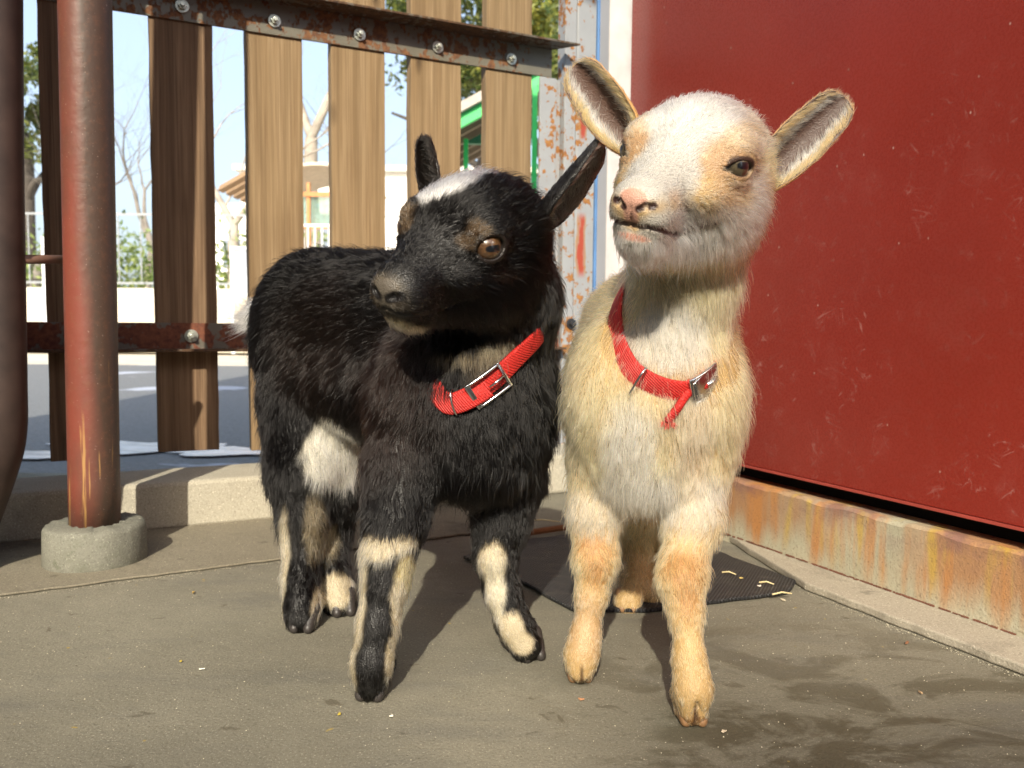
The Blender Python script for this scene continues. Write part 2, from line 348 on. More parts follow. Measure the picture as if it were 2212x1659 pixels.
# bent tube frame at the left edge, plus an unseen sheet added to cast shade
tf = empty('tube_gate', (-.62, .93, 0), 0, 'dark rusty bent tube frame at the left edge of the pen', 'gate')
O = np.array([-.62, .93, 0])
cl = [at(-20, -1900, .96), at(-14, -300, .96), at(-10, 300, .96), at(-2, 800, .95), at(-2, 930, .95), at(-20, 1010, .95), at(-74, 1160, .95), at(-142, 1330, .95)]
MB().tube([p-O for p in catmull(cl, 6)], .0285, 28).build('tube', plain('dark_rust_tube', (.040, .024, .019), .55, 0, .45, 25), tf, smooth=True)
a_, b_ = at(38, 560, .96), at(150, 561, 1.03)
MB().tube([a_-O, b_-O], .0055, 14).build('tie_rod', plain('tie_rod_rust', (.16, .085, .06), .55, 0, .3, 40), tf, smooth=True)
MB().prism([(-.612, 1.75), (-.612, .012), (-1.7, .012), (-1.7, 1.75)], lambda p, s_: (p[0]+.62, (.955 if s_ else .945)-.93, p[1])).build('shade_sheet', plain('dark_sheet', (.05, .035, .03), .6), tf)

# ------------------------------------------------------------------ red panel wall on its plinth
PO = np.array([.1826, 1.375]); AP = math.atan2(-.90, .437)
def red_mat():
    t = NT('glossy_red_board'); v = t.tc('Object')
    c = t.mix(t.ramp(t.noise(v, 2.2, 4), [(.3, 0), (.7, 1)]), (.185, .022, .015), (.235, .027, .018))
    def flecks(vec, sc, lo, hi, amt): return t.ramp(t.noise(vec, sc, 2, .5), [(lo, 0), (hi, amt)])
    zz = t.sep(v)[2]
    low = t.ramp(zz, [(.0, .75), (.36, .55), (.62, .15)])
    f1 = t.math('MULTIPLY', t.ramp(t.vor(t.tc('Object', scale=(1, 1, .7), loc=(.3, .3, .1)), 38), [(.025, 1), (.05, 0)]), .55)
    c = t.mix(f1, c, (.55, .38, .34))
    reg = t.ramp(t.noise(t.tc('Object', loc=(.4, 0, .2)), 5.5, 2), [(.42, .25), (.56, 1)]); low = t.math('MULTIPLY', low, reg)
    for k_, (an, sc_) in enumerate(((.5, 1.), (-.7, 1.2), (1.3, .9), (.1, 1.4), (2.1, 1.))):
        wv = t.noise(t.tc('Object', pre=(0, an, 0), scale=(6*sc_, 1, 1.1*sc_), loc=(k_*3.1, .5, k_)), 17, 1, .5, .9)
        s_ = t.math('MULTIPLY', t.ramp(t.math('ABSOLUTE', t.math('SUBTRACT', wv, .5)), [(.004, .34), (.010, 0)]), t.ramp(t.noise(t.tc('Object', loc=(k_*2.3, 1, 4)), 30, 1), [(.595, 0), (.64, 1)]))
        c = t.mix(t.math('MULTIPLY', s_, low), c, (.60, .36, .33))
    haze_ = t.ramp(t.noise(t.tc('Object', scale=(1.2, 1, .8), rot=(0, .8, 0)), 13, 5, .65), [(.55, 0), (.75, .22)])
    c = t.mix(t.math('MULTIPLY', haze_, low), c, (.42, .16, .14))
    ru = t.ramp(t.noise(v, 300, 3), [(.3, .22), (.7, .34)])
    return t.bsdf(c, ru, spec=.5, bump=t.bump(t.noise(v, 700, 2), .05, .0004))
pan = empty('red_panel', (PO[0], PO[1], 0), AP, 'glossy scratched dark red panel right of the cream goat', 'panel')
MB().box((.351, .018, .6245), (.690, .030, 1.024)).build('board', red_mat(), pan, bevel=.0012)
MB().box((.6935, .0175, .62), (.004, .034, 1.03)).build('edge_trim', plain('pale_trim', (.55, .42, .34), .5), pan)
MB().box((.351, .0165, .1108), (.690, .033, .0026)).build('bottom_trim', plain('red_trim', (.34, .06, .045), .4), pan)
nb_ = MB().box((1.2, .02, .62), (1.0, .03, 1.03)).build('second_board', red_mat(), pan, bevel=.001)
fr = empty('door_post', (PO[0], PO[1], 0), AP, 'white aluminium door post at the left edge of the red panel', 'post')
MB().box((-.022, -.004, .70), (.036, .050, 1.4)).build('face', plain('white_aluminium', (.42, .45, .52), .35, 0, .04), fr, bevel=.0015)
MB().box((-.0435, -.006, .70), (.006, .052, 1.4)).build('blue_strip', plain('blue_strip', (.10, .22, .46), .4), fr, bevel=.001)
MB().box((-.0025, -.006, .70), (.003, .056, 1.4)).build('bead', plain('white_bead', (.60, .60, .62), .3), fr)
def plinth_mat():
    t = NT('rust_stained_plinth'); v = t.tc('Object')
    c = t.mix(t.ramp(t.noise(v, 14, 5), [(.3, 0), (.7, 1)]), (.36, .34, .25), (.46, .42, .31))
    s1 = t.noise(t.tc('Object', scale=(1, 1, .10)), 26, 4, .6, .2); big = t.noise(t.tc('Object', scale=(1, 1, .2), loc=(1, 0, 0)), 7, 3)
    z_ = t.sep(v)[2]; run = t.ramp(t.math('ADD', z_, t.math('MULTIPLY', t.math('SUBTRACT', s1, .5), .12)), [(.012, 0), (.045, 1)])
    c = t.mix(t.math('MULTIPLY', t.math('MULTIPLY', t.ramp(big, [(.36, 0), (.54, .85)]), run), 1.), c, (.36, .175, .075))
    c = t.mix(t.math('MULTIPLY', t.ramp(s1, [(.48, 0), (.60, .7)]), run), c, (.46, .20, .06))
    c = t.mix(t.math('MULTIPLY', t.ramp(t.noise(t.tc('Object', scale=(1, 1, .12), loc=(4, 0, 0)), 38, 3), [(.54, 0), (.64, .6)]), run), c, (.48, .34, .06))
    c = t.mix(t.math('MULTIPLY', t.ramp(t.noise(t.tc('Object', loc=(4, 2, 0)), 16, 4, .6), [(.48, 0), (.60, .7)]), t.ramp(z_, [(.05, 0), (.085, 1)])), c, (.19, .10, .10))
    c = t.mix(t.ramp(t.noise(v, 380, 3, .6), [(.30, .5), (.45, 0)]), c, (.12, .09, .06))
    return t.bsdf(c, .85, spec=.2, bump=t.bump(t.math('ADD', t.noise(v, 160, 4), t.noise(v, 500, 2)), .5, .0012))
pl = empty('wall_plinth', (PO[0], PO[1], 0), AP, 'low concrete plinth with rust streaks under the red panel', 'plinth')
V = []; Fs = []; n = 160; r_ = np.random.default_rng(8)
for i in range(n+1):
    x = -.03+1.75*i/n; d = .0012*math.sin(i*.7)+r_.normal(0, .0005)
    for y, z_ in ((-.001, -.002), (.0, .085+d), (.004, .0888+d*.6), (.012, .0895), (.12, .0895)): V.append((x, y, z_))
for i in range(n):
    for j in range(4): Fs.append((i*5+j, (i+1)*5+j, (i+1)*5+j+1, i*5+j+1))
np_mesh('plinth_block', V, Fs, plinth_mat(), pl, smooth=False)
V = []; Fs = []; n = 200                                                     # ragged rust seam where the plinth meets the floor
m = MB()
for i in range(170):
    x = .20+r_.random()**1*.48; m.box((x, -.0015+r_.normal(0, .0008), .0108), (r_.uniform(.002, .007), r_.uniform(.001, .0022), r_.uniform(.0006, .0022)), Matrix.Identity(4))
m.build('rusty_seam', plain('seam_rust', (.15, .06, .035), .9), pl)
MB().box((.85, .036, .12), (1.75, .004, .10)).build('gap_shade_strip', plain('gap_shade', (.002, .002, .002), 1.), pl)  # black strip standing in for the shade in the gap below the board

# ------------------------------------------------------------------ rubber mesh mat, debris
def mat_mat():
    t = NT('black_rubber_mesh'); v = t.tc('Object', rot=(0, 0, .45))
    s = t.sep(v); wx = t.math('ABSOLUTE', t.math('SINE', t.math('MULTIPLY', s[0], 900))); wy = t.math('ABSOLUTE', t.math('SINE', t.math('MULTIPLY', s[1], 1100)))
    h = t.math('MULTIPLY', wx, wy)
    c = t.mix(t.ramp(h, [(.1, 0), (.8, 1)]), (.008, .008, .009), (.035, .036, .040))
    c = t.mix(t.ramp(t.noise(t.tc('Object', scale=(1, 2.2, 1)), 30, 4, .6), [(.55, 0), (.72, .4)]), c, (.16, .14, .12))
    return t.bsdf(c, .5, bump=t.bump(h, .9, .002))
mp_ = [gnd(u, v, .002)[:2] for u, v in ((1000, 1206), (1127, 1171), (1225, 1158), (1380, 1165), (1550, 1195), (1720, 1258), (1700, 1283), (1640, 1292), (1581, 1298), (1400, 1322), (1235, 1319), (1133, 1263))]
mt = slab('mesh_mat', [tuple(p) for p in mp_], .0011, .0055, mat_mat(), .0015, .0010, 5)
tag(mt, 'black woven rubber mesh mat lying on the floor under the cream goat', 'mat')
rb = MB().tube([(*gnd(u, v)[:2], .009) for u, v in ((1040, 1190), (1100, 1172), (1170, 1160), (1240, 1150))], .0045, 8).build('rust_strip', plain('old_rust', (.20, .09, .04), .95, scale=120)); tag(rb, 'thin rusty strip along the far edge of the mesh mat', 'metal strip')
def chip_mesh(sz, seed):
    r = np.random.default_rng(seed); n = 7; a = np.sort(r.uniform(0, 2*math.pi, n)); rr = sz*r.uniform(.4, 1.1, n)
    m = MB(); m.prism([(rr[i]*math.cos(a[i]), rr[i]*math.sin(a[i])*.55) for i in range(n)], lambda p, s_: (p[0], p[1], (.0011 if s_ else .0002)+abs(p[0])*.25)); return m
chips = [(434, 1448, .0032, (.75, .72, .62), 'pale'), (846, 1548, .0022, (.75, .72, .6), 'pale'), (1693, 1298, .0042, (.62, .55, .40), 'tan'), (1565, 1582, .0040, (.62, .52, .38), 'tan'), (1958, 1392, .0045, (.20, .09, .045), 'brown'), (1985, 1498, .0045, (.55, .38, .22), 'tan'),
         (1276, 1388, .002, (.5, .45, .25), 'straw'), (1640, 1267, .003, (.8, .7, .6), 'pale'), (733, 1545, .0026, (.50, .38, .05), 'yellow'), (1254, 1512, .003, (.40, .2, .1), 'brown'), (390, 1430, .002, (.45, .34, .05), 'yellow'), (418, 1282, .004, (.42, .27, .06), 'yellow'), (1600, 1250, .003, (.6, .45, .15), 'yellow')]
lab = ['white chip on open floor left of the black goat', 'tiny pale chip on the floor below the black goat front hoof', 'tan flake at the right tip of the mesh mat', 'tan flake at the lower edge below the cream goat hoof', 'dark brown lump on the floor near the plinth', 'orange tan flake on the damp floor at right', 'tiny straw coloured crumb left of the cream goat leg', 'pale crumb lying on the right part of the mesh mat', 'yellow crumb just below the black goat front hoof', 'brown flake between the front hooves of the two goats', 'small yellow crumb on the floor at left', 'ochre crumb on the step edge behind the pipe foot', 'yellow crumb on the mesh mat beside the cream goat leg']
for i, ((u, v, sz, c, nm), lb) in enumerate(zip(chips, lab)):
    zz = .006 if i in (7, 12) else .001; p = gnd(u, v, zz); o = chip_mesh(sz, i+20).build('floor_crumb', plain('crumb_'+nm, c, .8)); o.location = p; o.rotation_euler[2] = i; tag(o, lb, 'debris', 'crumbs and flakes on the pen floor')
def straw(u0, v0, u1, v1, lb, z=.003):
    a, b = gnd(u0, v0, z), gnd(u1, v1, z); mid = (a+b)/2+np.array([0, 0, .002])
    o = MB().tube([q-a for q in (a, mid, b)], [.0009, .0009, .0006], 6).build('straw', plain('straw_c', (.62, .52, .28), .6)); o.location = a; tag(o, lb, 'straw', 'bits of straw on the floor')
straw(1135, 1124, 1210, 1127, 'long straw on the step between the two goats', .008)
straw(1560, 1236, 1590, 1241, 'short straw on the mesh mat', .008); straw(1668, 1284, 1710, 1282, 'straw at the right tip of the mesh mat', .008)
straw(1640, 1258, 1672, 1262, 'second straw on the mesh mat near its right tip', .008); straw(1150, 1065, 1180, 1072, 'short straw behind the black goat chest', .008)

# unseen roof and side wall, added to keep most of the sky off the floor
cr = empty('sky_blocker_roof', (-.3, .65, 2.35), 0, 'unseen corrugated roof added above the frame to cut sky light', 'roof')
V = []; Fs = []; n = 120
for i in range(n+1):
    x = -1.7+3.4*i/n
    for y in (-1.15, 1.25): V.append((x, y, .02*math.sin(i*1.05)))
for i in range(n): Fs.append((i*2, i*2+1, i*2+3, i*2+2))
ro = np_mesh('corrugated_sheet', V, Fs, plain('grey_roof_sheet', (.10, .10, .11), .6), cr); so = ro.modifiers.new('solid', 'SOLIDIFY'); so.thickness = .004
for y in (-1.0, .1, 1.1): MB().box((0, y, -.06), (3.4, .05, .08)).build('purlin', plain('purlin_wood', (.12, .08, .05), .8), cr)
lw = empty('sky_blocker_side', (-1.75, .3, 0), 0, 'unseen dark board wall added left of the frame to cut sky light', 'wall')
for k in range(9): MB().box((0, -1.1+k*.26, 1.15), (.03, .255, 2.3)).build('wall_board', plain('brown_boards', (.12, .08, .055), .8), lw, bevel=.003)

bw = empty('sky_blocker_back', (0, -2.7, 0), 0, 'unseen low dark board wall added behind the camera to cut sky light', 'wall')  # added out of view to lower the ambient light from behind
for k in range(14): MB().box((-2.2+k*.35, 0, .93), (.345, .03, 1.86)).build('wall_board', plain('brown_boards_back', (.11, .075, .05), .8), bw, bevel=.003)
# unseen tall block added behind the camera: its roofline shades the nearest floor
blocker = empty('sun_blocker', (0, -14, 0), 0, 'tall unseen block added far behind the camera to shade the near floor', 'building')
hm_ = plain('blocker_render', (.45, .42, .38), .9)
MB().box((4.05, -2, 4.74), (11.0, 4, 9.52)).build('blocker_wing', hm_, blocker); MB().box((-9.15, -2, 4.70), (15.0, 4, 9.47)).build('blocker_wing', hm_, blocker); MB().box((-1.55, -2.2, 4.6), (.19, 3.4, 9.28)).build('link', hm_, blocker)
# fine grit on the floor
g_ = np.random.default_rng(77); n = 5200; P = np.stack([g_.uniform(-.75, .62, n), g_.uniform(.5, 1.12, n)], 1)
bx_ = nrm_ = None
V = []; Fs = []
tp = np.array([(1, 0, 0), (-.5, .8, 0), (-.5, -.8, 0), (0, 0, .7)])
keep = []
for (ax, ay), (bx, by), cnt, sp in (((-.66, .812), (-.292, 1.017), 900, .0045), ((-.292, 1.017), (-.10, 1.128), 500, .0045), ((-.62, 1.10), (.02, 1.405), 700, .006), (gnd(1738, 1276)[:2], gnd(2212, 1462)[:2], 700, .005)):
    tt = g_.random(cnt); nx, ny = -(by-ay), (bx-ax); nl = math.hypot(nx, ny); off = -np.abs(g_.normal(0, sp, cnt))-.001
    keep += [(ax+(bx-ax)*t_+nx/nl*o_, ay+(by-ay)*t_+ny/nl*o_) for t_, o_ in zip(tt, off)]
for x, y in P:
    d_ = (x+.493)*(-.432)+(y-1.166)*.902; e_ = (x-.303)*(.90)+(y-1.127)*.437
    if d_ < -.01 and e_ < -.03: keep.append((x, y))
for i, (x, y) in enumerate(keep):
    s_ = g_.uniform(.00022, .0008); a = g_.uniform(0, 6.28); c_, q_ = math.cos(a), math.sin(a)
    up_ = .0038 if (x+.551)*(-.486)+(y-.873)*.874 > .004 and x < 0 else .0
    for p in tp: V.append((x+s_*(p[0]*c_-p[1]*q_), y+s_*(p[0]*q_+p[1]*c_), up_+.0002+s_*p[2]))
    Fs += [(4*i, 4*i+1, 4*i+3), (4*i+1, 4*i+2, 4*i+3), (4*i+2, 4*i, 4*i+3)]
gt_ = NT('grit'); ge = gt_.n('NewGeometry'); gm_ = gt_.bsdf(gt_.ramp(ge.outputs['Random Per Island'], [(0, (.05, .04, .03)), (.5, (.20, .17, .12)), (.8, (.50, .46, .36)), (1, (.62, .56, .40))]), .8)
go = np_mesh('grit', V, Fs, gm_, None, smooth=False); tag(go, 'fine grit and sand scattered over the pen floor', 'grit', kind='stuff')

# thin ice left on the road beyond the fence
im = NT('thin_ice'); im = im.bsdf(im.ramp(im.noise(im.tc(scale=(1, 2, 1)), 9, 4), [(.35, (.30, .33, .40)), (.6, (.62, .65, .74))]), .25)
for k, (u, v, w_, h_, lb) in enumerate(((290, 965, .20, .10, 'pale ice patch on the road seen between the pipe and the dark plank'), (505, 975, .17, .07, 'pale ice patch on the road right of the dark plank'), (60, 985, .16, .06, 'small pale ice patch on the road at the far left'))):
    c_ = gnd(u, v, -.026); r_ = np.random.default_rng(k+3); a_ = np.linspace(0, 2*math.pi, 26, endpoint=False); rr = 1+.25*np.sin(3*a_+k)+.12*np.sin(7*a_+2*k)+r_.normal(0, .05, 26)
    o = MB().prism([(w_*r*math.cos(t), h_*r*math.sin(t)) for t, r in zip(a_, rr)], lambda p, s_: (p[0], p[1], .002 if s_ else 0)).build('ice_patch', im); o.location = c_; tag(o, lb, 'ice', 'patches of thin ice on the road')
# ------------------------------------------------------------------ beyond the fence
def wbox(m, u0, u1, v0, v1, Y, depth):
    a, b = at(u0, v1, Y), at(u1, v0, Y); m.box(((a[0]+b[0])/2, Y+depth/2, (a[2]+b[2])/2), (b[0]-a[0], depth, b[2]-a[2])); return m
steps = empty('stone_steps', (-3, 9, 0), 0, 'pale stone terrace steps across the road', 'steps')
sm_ = concrete('pale_stone', (.52, .47, .38), (.66, .60, .50), stain=.1)
for i, (z_, y_) in enumerate(((.18, 8.4), (.36, 9.0), (.54, 9.6), (.72, 10.2))):
    MB().box((-.5, y_-9+5-i*.012, z_/2-.03), (26+i*.02, 10, z_)).build('step', sm_, steps, bevel=.02)
def leaf_cloud(n, c, r, size, seed, clumps=60, flat=.8):
    g = np.random.default_rng(seed); cc = nn(g.normal(size=(clumps, 3)))*np.cbrt(g.random((clumps, 1)))*np.array(r)*np.array([1, 1, flat]); cr = g.uniform(.12, .30, clumps)*max(r)
    k = g.integers(0, clumps, n); P = cc[k]+nn(g.normal(size=(n, 3)))*(g.random((n, 1))**.5)*cr[k][:, None]+np.array(c)
    A = nn(g.normal(size=(n, 3))+np.array([0, 0, -.3])); B = nn(np.cross(A, nn(g.normal(size=(n, 3))))); s = size*g.uniform(.6, 1.3, (n, 1))
    Nn = np.cross(A, B); V = np.stack([P-A*s, P+B*s*.42+Nn*s*.12, P+A*s, P-B*s*.42+Nn*s*.12], 1).reshape(-1, 3)
    return V, np.arange(n*4).reshape(-1, 4)
def nn(v): return v/(np.linalg.norm(v, axis=-1, keepdims=True)+1e-12)
def leaf_mat(name, a, b):
    t = NT(name); g = t.n('NewGeometry'); c = t.mix(g.outputs['Random Per Island'], a, b)
    bs = t.n('BsdfPrincipled'); t.l(c, bs.inputs['Base Color']); bs.inputs['Roughness'].default_value = .45
    tr = t.n('BsdfTranslucent'); t.l(c, tr.inputs[0]); mx = t.n('MixShader'); mx.inputs[0].default_value = .3
    t.l(bs.outputs[0], mx.inputs[1]); t.l(tr.outputs[0], mx.inputs[2]); t.l(mx.outputs[0], t.out.inputs[0]); return t.m
M_LEAF = leaf_mat('evergreen_leaf', (.035, .075, .018), (.20, .22, .045)); M_LEAFY = leaf_mat('yellow_green_leaf', (.07, .12, .02), (.34, .32, .06)); M_HEDGE = leaf_mat('hedge_leaf', (.10, .17, .04), (.30, .36, .12))
M_BARK = plain('dark_bark', (.07, .06, .05), .9, 0, .3, 8); M_BARKL = plain('pale_bark', (.34, .30, .25), .9, 0, .3, 6); M_BARKM = plain('grey_bark', (.20, .18, .16), .9, 0, .3, 6)
def evergreen(x, y, h, r, n, size, mat, seed, label, lean=0., zc=None, clumps=60):
    t = empty('evergreen_tree', (x, y, -.05), 0, label, 'tree', 'trees beyond the road')
    g = np.random.default_rng(seed); zc = zc or h-r[2]
    m = MB(); m.tube(catmull([(0, 0, 0), (lean*.3, 0, zc*.45), (lean, 0, zc)], 5), np.linspace(.20, .10, 11), 10)
    for k in range(7):
        a = g.uniform(0, 6.28); z_ = zc*g.uniform(.6, 1.); e = np.array([math.cos(a)*r[0]*.7, math.sin(a)*r[1]*.7, z_+r[2]*g.uniform(.1, .6)])
        s0 = np.array([lean*z_/zc, 0, z_]); m.tube(catmull([s0, (s0+e)/2+g.normal(0, .1, 3), e], 4), np.linspace(.07, .02, 9), 7)
    m.build('trunk', M_BARK, t, smooth=True)
    V, Q = leaf_cloud(n, (lean, 0, zc+.4*r[2]), r, size, seed, clumps); np_mesh('crown', V, Q, mat, t, smooth=False)
def bare(x, y, h, r0, seed, label, mat, spread=.55, depth=6, fork=.35):
    t = empty('bare_tree', (x, y, -.05), 0, label, 'tree', 'bare winter trees beyond the road'); g = random.Random(seed); tr = MB(); br = MB()
    def grow_(p, d, L, r, lv):
        n = 4; pts = [p]; dd = d.copy()
        for i in range(n):
            dd = dd+Vector((g.gauss(0, .10), g.gauss(0, .10), g.gauss(0, .05)+.02)); dd.normalize(); pts.append(pts[-1]+dd*(L/n))
        rr = [r*(1-.45*i/n) for i in range(n+1)]; (tr if lv < 2 else br).tube([tuple(q) for q in pts], rr, 8 if lv < 2 else 5, cap=False)
        if lv >= depth: return
        k = 2 if lv == 0 else g.choice((2, 3, 3))
        for j in range(k):
            q = pts[-1] if j < 2 else pts[g.choice((1, 2, 3))]
            ax = Vector((g.gauss(0, 1), g.gauss(0, .6), g.gauss(0, .2))); nd = (dd+ax.normalized()*spread*g.uniform(.6, 1.3)); nd.normalize()
            grow_(q, nd, L*g.uniform(.62, .85), rr[-1]*g.uniform(.6, .85), lv+1)
    grow_(Vector((0, 0, 0)), Vector((g.gauss(0, .05), 0, 1)), h*fork, r0, 0)
    tr.build('trunk', mat, t, smooth=True); br.build('branches', mat, t, smooth=True)
px = lambda u, Y: (u-1106)/FPX*Y
evergreen(px(1010, 13), 13.0, 8.0, (1.75, 1.6, 1.75), 13000, .060, M_LEAF, 3, 'large dark evergreen tree with leaning trunk above the top rail', .45, 4.2, 80)
evergreen(px(1175, 11.5), 11.5, 6.8, (1.2, 1.0, 1.6), 12000, .055, M_LEAFY, 5, 'yellow green leafy tree beside the grey gate post', .1, 3.9, 50)
evergreen(px(1310, 10), 10.0, 6.4, (.75, .7, 1.6), 7000, .05, M_LEAF, 6, 'narrow leafy tree seen between gate post and door post', 0, 2.9, 40)
evergreen(px(60, 14), 14, 5.6, (.72, .7, 1.25), 3600, .065, M_LEAF, 8, 'small evergreen tree seen left of the round pipe', .1, 3.4, 26)
bare(px(692, 12), 12, 7.5, .17, 11, 'pale forked bare tree seen between two planks', M_BARKL, .42, 6, .40)
bare(px(505, 11), 11, 5.6, .12, 15, 'bare tree behind the slatted roof', M_BARKL, .6, 6, .30)
bare(px(300, 14), 14, 6.4, .10, 21, 'thin bare tree left of the dark plank', M_BARKM, .7, 7, .25)
bare(px(75, 10.8), 10.8, 4.9, .10, 27, 'bare tree with low branches left of the round pipe', M_BARKM, .6, 6, .22)
bare(px(860, 15), 15, 6.4, .13, 33, 'bare tree with arching branches right of the third light plank', M_BARKM, .65, 6, .28)
bare(px(1010, 16), 16, 5.2, .07, 39, 'bare tree behind the green roofed shelter', M_BARKM, .65, 5, .25)
h = empty('hedge', (-5, 11.2, .6), 0, 'low green hedge on top of the stone steps', 'hedge')
V, Q = leaf_cloud(6000, (0, 0, .22), (3.4, .4, .34), .05, 4, 160); V[:, 0] = V[:, 0]*1.0; np_mesh('foliage', V, Q, M_HEDGE, h, smooth=False)
MB().tube([(-2.9, 0, .05), (2.9, 0, .1)], .03, 6).build('stem', M_BARK, h)
# white railing along the terrace
rl = empty('railing', (-5, 10.4, .66), 0, 'thin pale railing along the terrace', 'railing'); m = MB()
for z_ in (.10, .95): m.box((1.5, 0, z_), (9, .02, .025))
for x in np.arange(-3, 6, .28): m.box((x, 0, .52), (.012, .014, .84))
m.build('bars', plain('grey_paint', (.30, .32, .34), .5), rl)
def sign(u0, u1, v0, v1, Y, lb, col):
    a, b = at(u0, v1, Y), at(u1, v0, Y); s = empty('notice_board', (a[0], Y, 0), 0, lb, 'board', 'framed notice boards across the road'); w_, h_ = b[0]-a[0], b[2]-a[2]
    MB().box((w_/2, 0, a[2]+h_/2), (w_-.06, .02, h_-.06)).build('panel', plain('board_face', col, .5), s)
    f = MB(); 
    for x in (.015, w_-.015): f.box((x, -.005, (b[2])/2), (.03, .035, b[2]))
    for z_ in (a[2]+.015, b[2]-.015): f.box((w_/2, -.005, z_), (w_-.062, .033, .03))
    f.build('frame', plain('white_frame', (.7, .72, .74), .4), s)
sign(500, 548, 533, 640, 7.6, 'grey notice board in white frame beside the third plank', (.34, .37, .42))
sign(95, 140, 512, 640, 8.2, 'tall white framed notice board left of the round pipe', (.42, .45, .46))
# slatted roof shelter
s = empty('slatted_shelter', (px(540, 8.2), 8.2, 0), 0, 'small shelter with sloping slatted brown roof', 'shelter')
a, b = at(470, 412, 8.2), at(600, 340, 8.2); x0 = px(540, 8.2)
br_ = plain('brown_timber', (.30, .20, .12), .8)
for k in range(6):
    y_ = k*.22; MB().prism([(a[0]-x0, a[2]), (b[0]-x0, b[2]), (b[0]-x0, b[2]+.05), (a[0]-x0+.02, a[2]+.05)], lambda p, q: (p[0], y_+(.16 if q else 0), p[1])).build('roof_slat', br_, s)
MB().box((-.06, .5, .9), (.10, .10, 1.8)).build('post', plain('shelter_post', (.42, .34, .24), .8), s)
# curved roof kiosk with orange frame and glazing
k_ = empty('glazed_kiosk', (px(690, 8.6), 8.6, 0), 0, 'glazed kiosk with curved roof and orange brown frame between planks', 'kiosk'); x0 = px(690, 8.6)
og = plain('orange_frame', (.50, .22, .08), .6); P = []
zt = at(690, 352, 8.6)[2]; zb = at(690, 490, 8.6)[2]; hw = .52
ro = MB(); n = 14
for q in (0, 1):
    pass
arc = [(x, zt-.16*(x/hw)**2) for x in np.linspace(-hw, hw, n)]
ro.prism(arc+[(x, z_-.03) for x, z_ in arc[::-1]], lambda p, q: (p[0], (1.2 if q else -.05), p[1])); ro.build('roof', plain('kiosk_roof', (.62, .52, .42), .6), k_)
for x in (-.46, -.10, .25, .46):
    for y_ in (0, 1.1): MB().box((x, y_, (zt-.2)/2), (.035, .035, zt-.2)).build('post', og, k_)
for z_ in (zb, zt-.32): MB().box((0, -.019, z_), (.96, .03, .045)).build('crossbar', og, k_)
gt = NT('kiosk_glass'); gm = gt.bsdf((.35, .55, .45), .08, Transmission_Weight=.75, Alpha=.6)
MB().box((0, .02, (zb+zt-.3)/2), (.9, .006, zt-.3-zb)).build('glass', gm, k_)
rl2 = empty('railing', (px(690, 8.5), 8.3, 0), 0, 'white barred railing in front of the glazed kiosk', 'railing'); m = MB(); z0, z1 = .35, at(690, 487, 8.3)[2]
for z_ in (z0, z1): m.box((0, 0, z_), (1.1, .02, .025))
for x in np.arange(-.55, .56, .07): m.box((x, 0, (z0+z1)/2), (.012, .012, z1-z0))
m.build('bars', plain('white_paint', (.75, .76, .78), .4), rl2)
# far pale building
bl = empty('pale_building', (px(850, 26), 26, 0), 0, 'pale building far behind between the planks', 'building')
zt = at(850, 372, 26)[2]; MB().box((0, 2, zt/2), (9.5, 4, zt)).build('wall', plain('pale_render', (.80, .78, .74), .9, 0, .04), bl)
MB().box((0, 1.9, zt+.08), (9.8, 4.3, .16)).build('roof', plain('pale_roof', (.6, .58, .54), .8), bl)
wm = plain('far_window', (.18, .22, .28), .3)
for x in (-3.6, -2.2, -.8, .6, 2.0, 3.4):
    f = MB().box((x, -.03, zt*.62), (.8, .04, 1.1)).build('window', wm, bl)
b2 = empty('pale_building', (px(560, 30), 30, 0), 0, 'low white building far behind the slatted shelter', 'building')
zt = at(560, 440, 30)[2]; MB().box((0, 2, zt/2), (5.5, 4, zt)).build('wall', plain('white_render', (.82, .82, .82), .9, 0, .04), b2); MB().box((-.9, -.03, zt*.6), (.7, .04, 1.0)).build('window', wm, b2); MB().box((.9, -.03, zt*.6), (.7, .04, 1.0)).build('window', wm, b2)
# green framed shelter
gr = plain('bright_green_paint', (.03, .52, .12), .45, 0, .08); grd = plain('dark_green_paint', (.03, .17, .10), .5)
Y = 6.2; x0 = px(1080, Y); g_ = empty('green_shelter', (x0, Y, 0), 0, 'green framed shelter with a sloping roof behind the planks', 'shelter')
a, b = at(940, 290, Y), at(1170, 165, Y)
MB().prism([(a[0]-x0, a[2]+.05), (b[0]-x0, b[2]+.05), (b[0]-x0, b[2]+.12), (a[0]-x0, a[2]+.12)], lambda p, q: (p[0], (1.5 if q else -.05), p[1])).build('roof', plain('shelter_roof', (.42, .38, .33), .8), g_)
MB().prism([(a[0]-x0, a[2]-.05), (b[0]-x0, b[2]-.05), (b[0]-x0, b[2]+.045), (a[0]-x0, a[2]+.045)], lambda p, q: (p[0], (.05 if q else .0), p[1])).build('fascia', gr, g_)
for k in range(5): MB().prism([(a[0]-x0, a[2]-.03), (b[0]-x0, b[2]-.03), (b[0]-x0, b[2]+.045), (a[0]-x0, a[2]+.045)], lambda p, q: (p[0], .3+k*.27+(.05 if q else 0), p[1])).build('rafter', plain('rafter_brown', (.20, .15, .10), .8), g_)
MB().box((-.22, .62, at(1000, 298, Y+.6)[2]), (.9, .05, .09)).build('beam', grd, g_)
for u, top in ((1004, 300), (1044, 290)):
    z_ = at(u, top, Y+.5)[2]; MB().box((px(u, Y+.5)-x0, .5, z_/2), (.035, .035, z_)).build('post', grd if u < 1 else gr, g_)
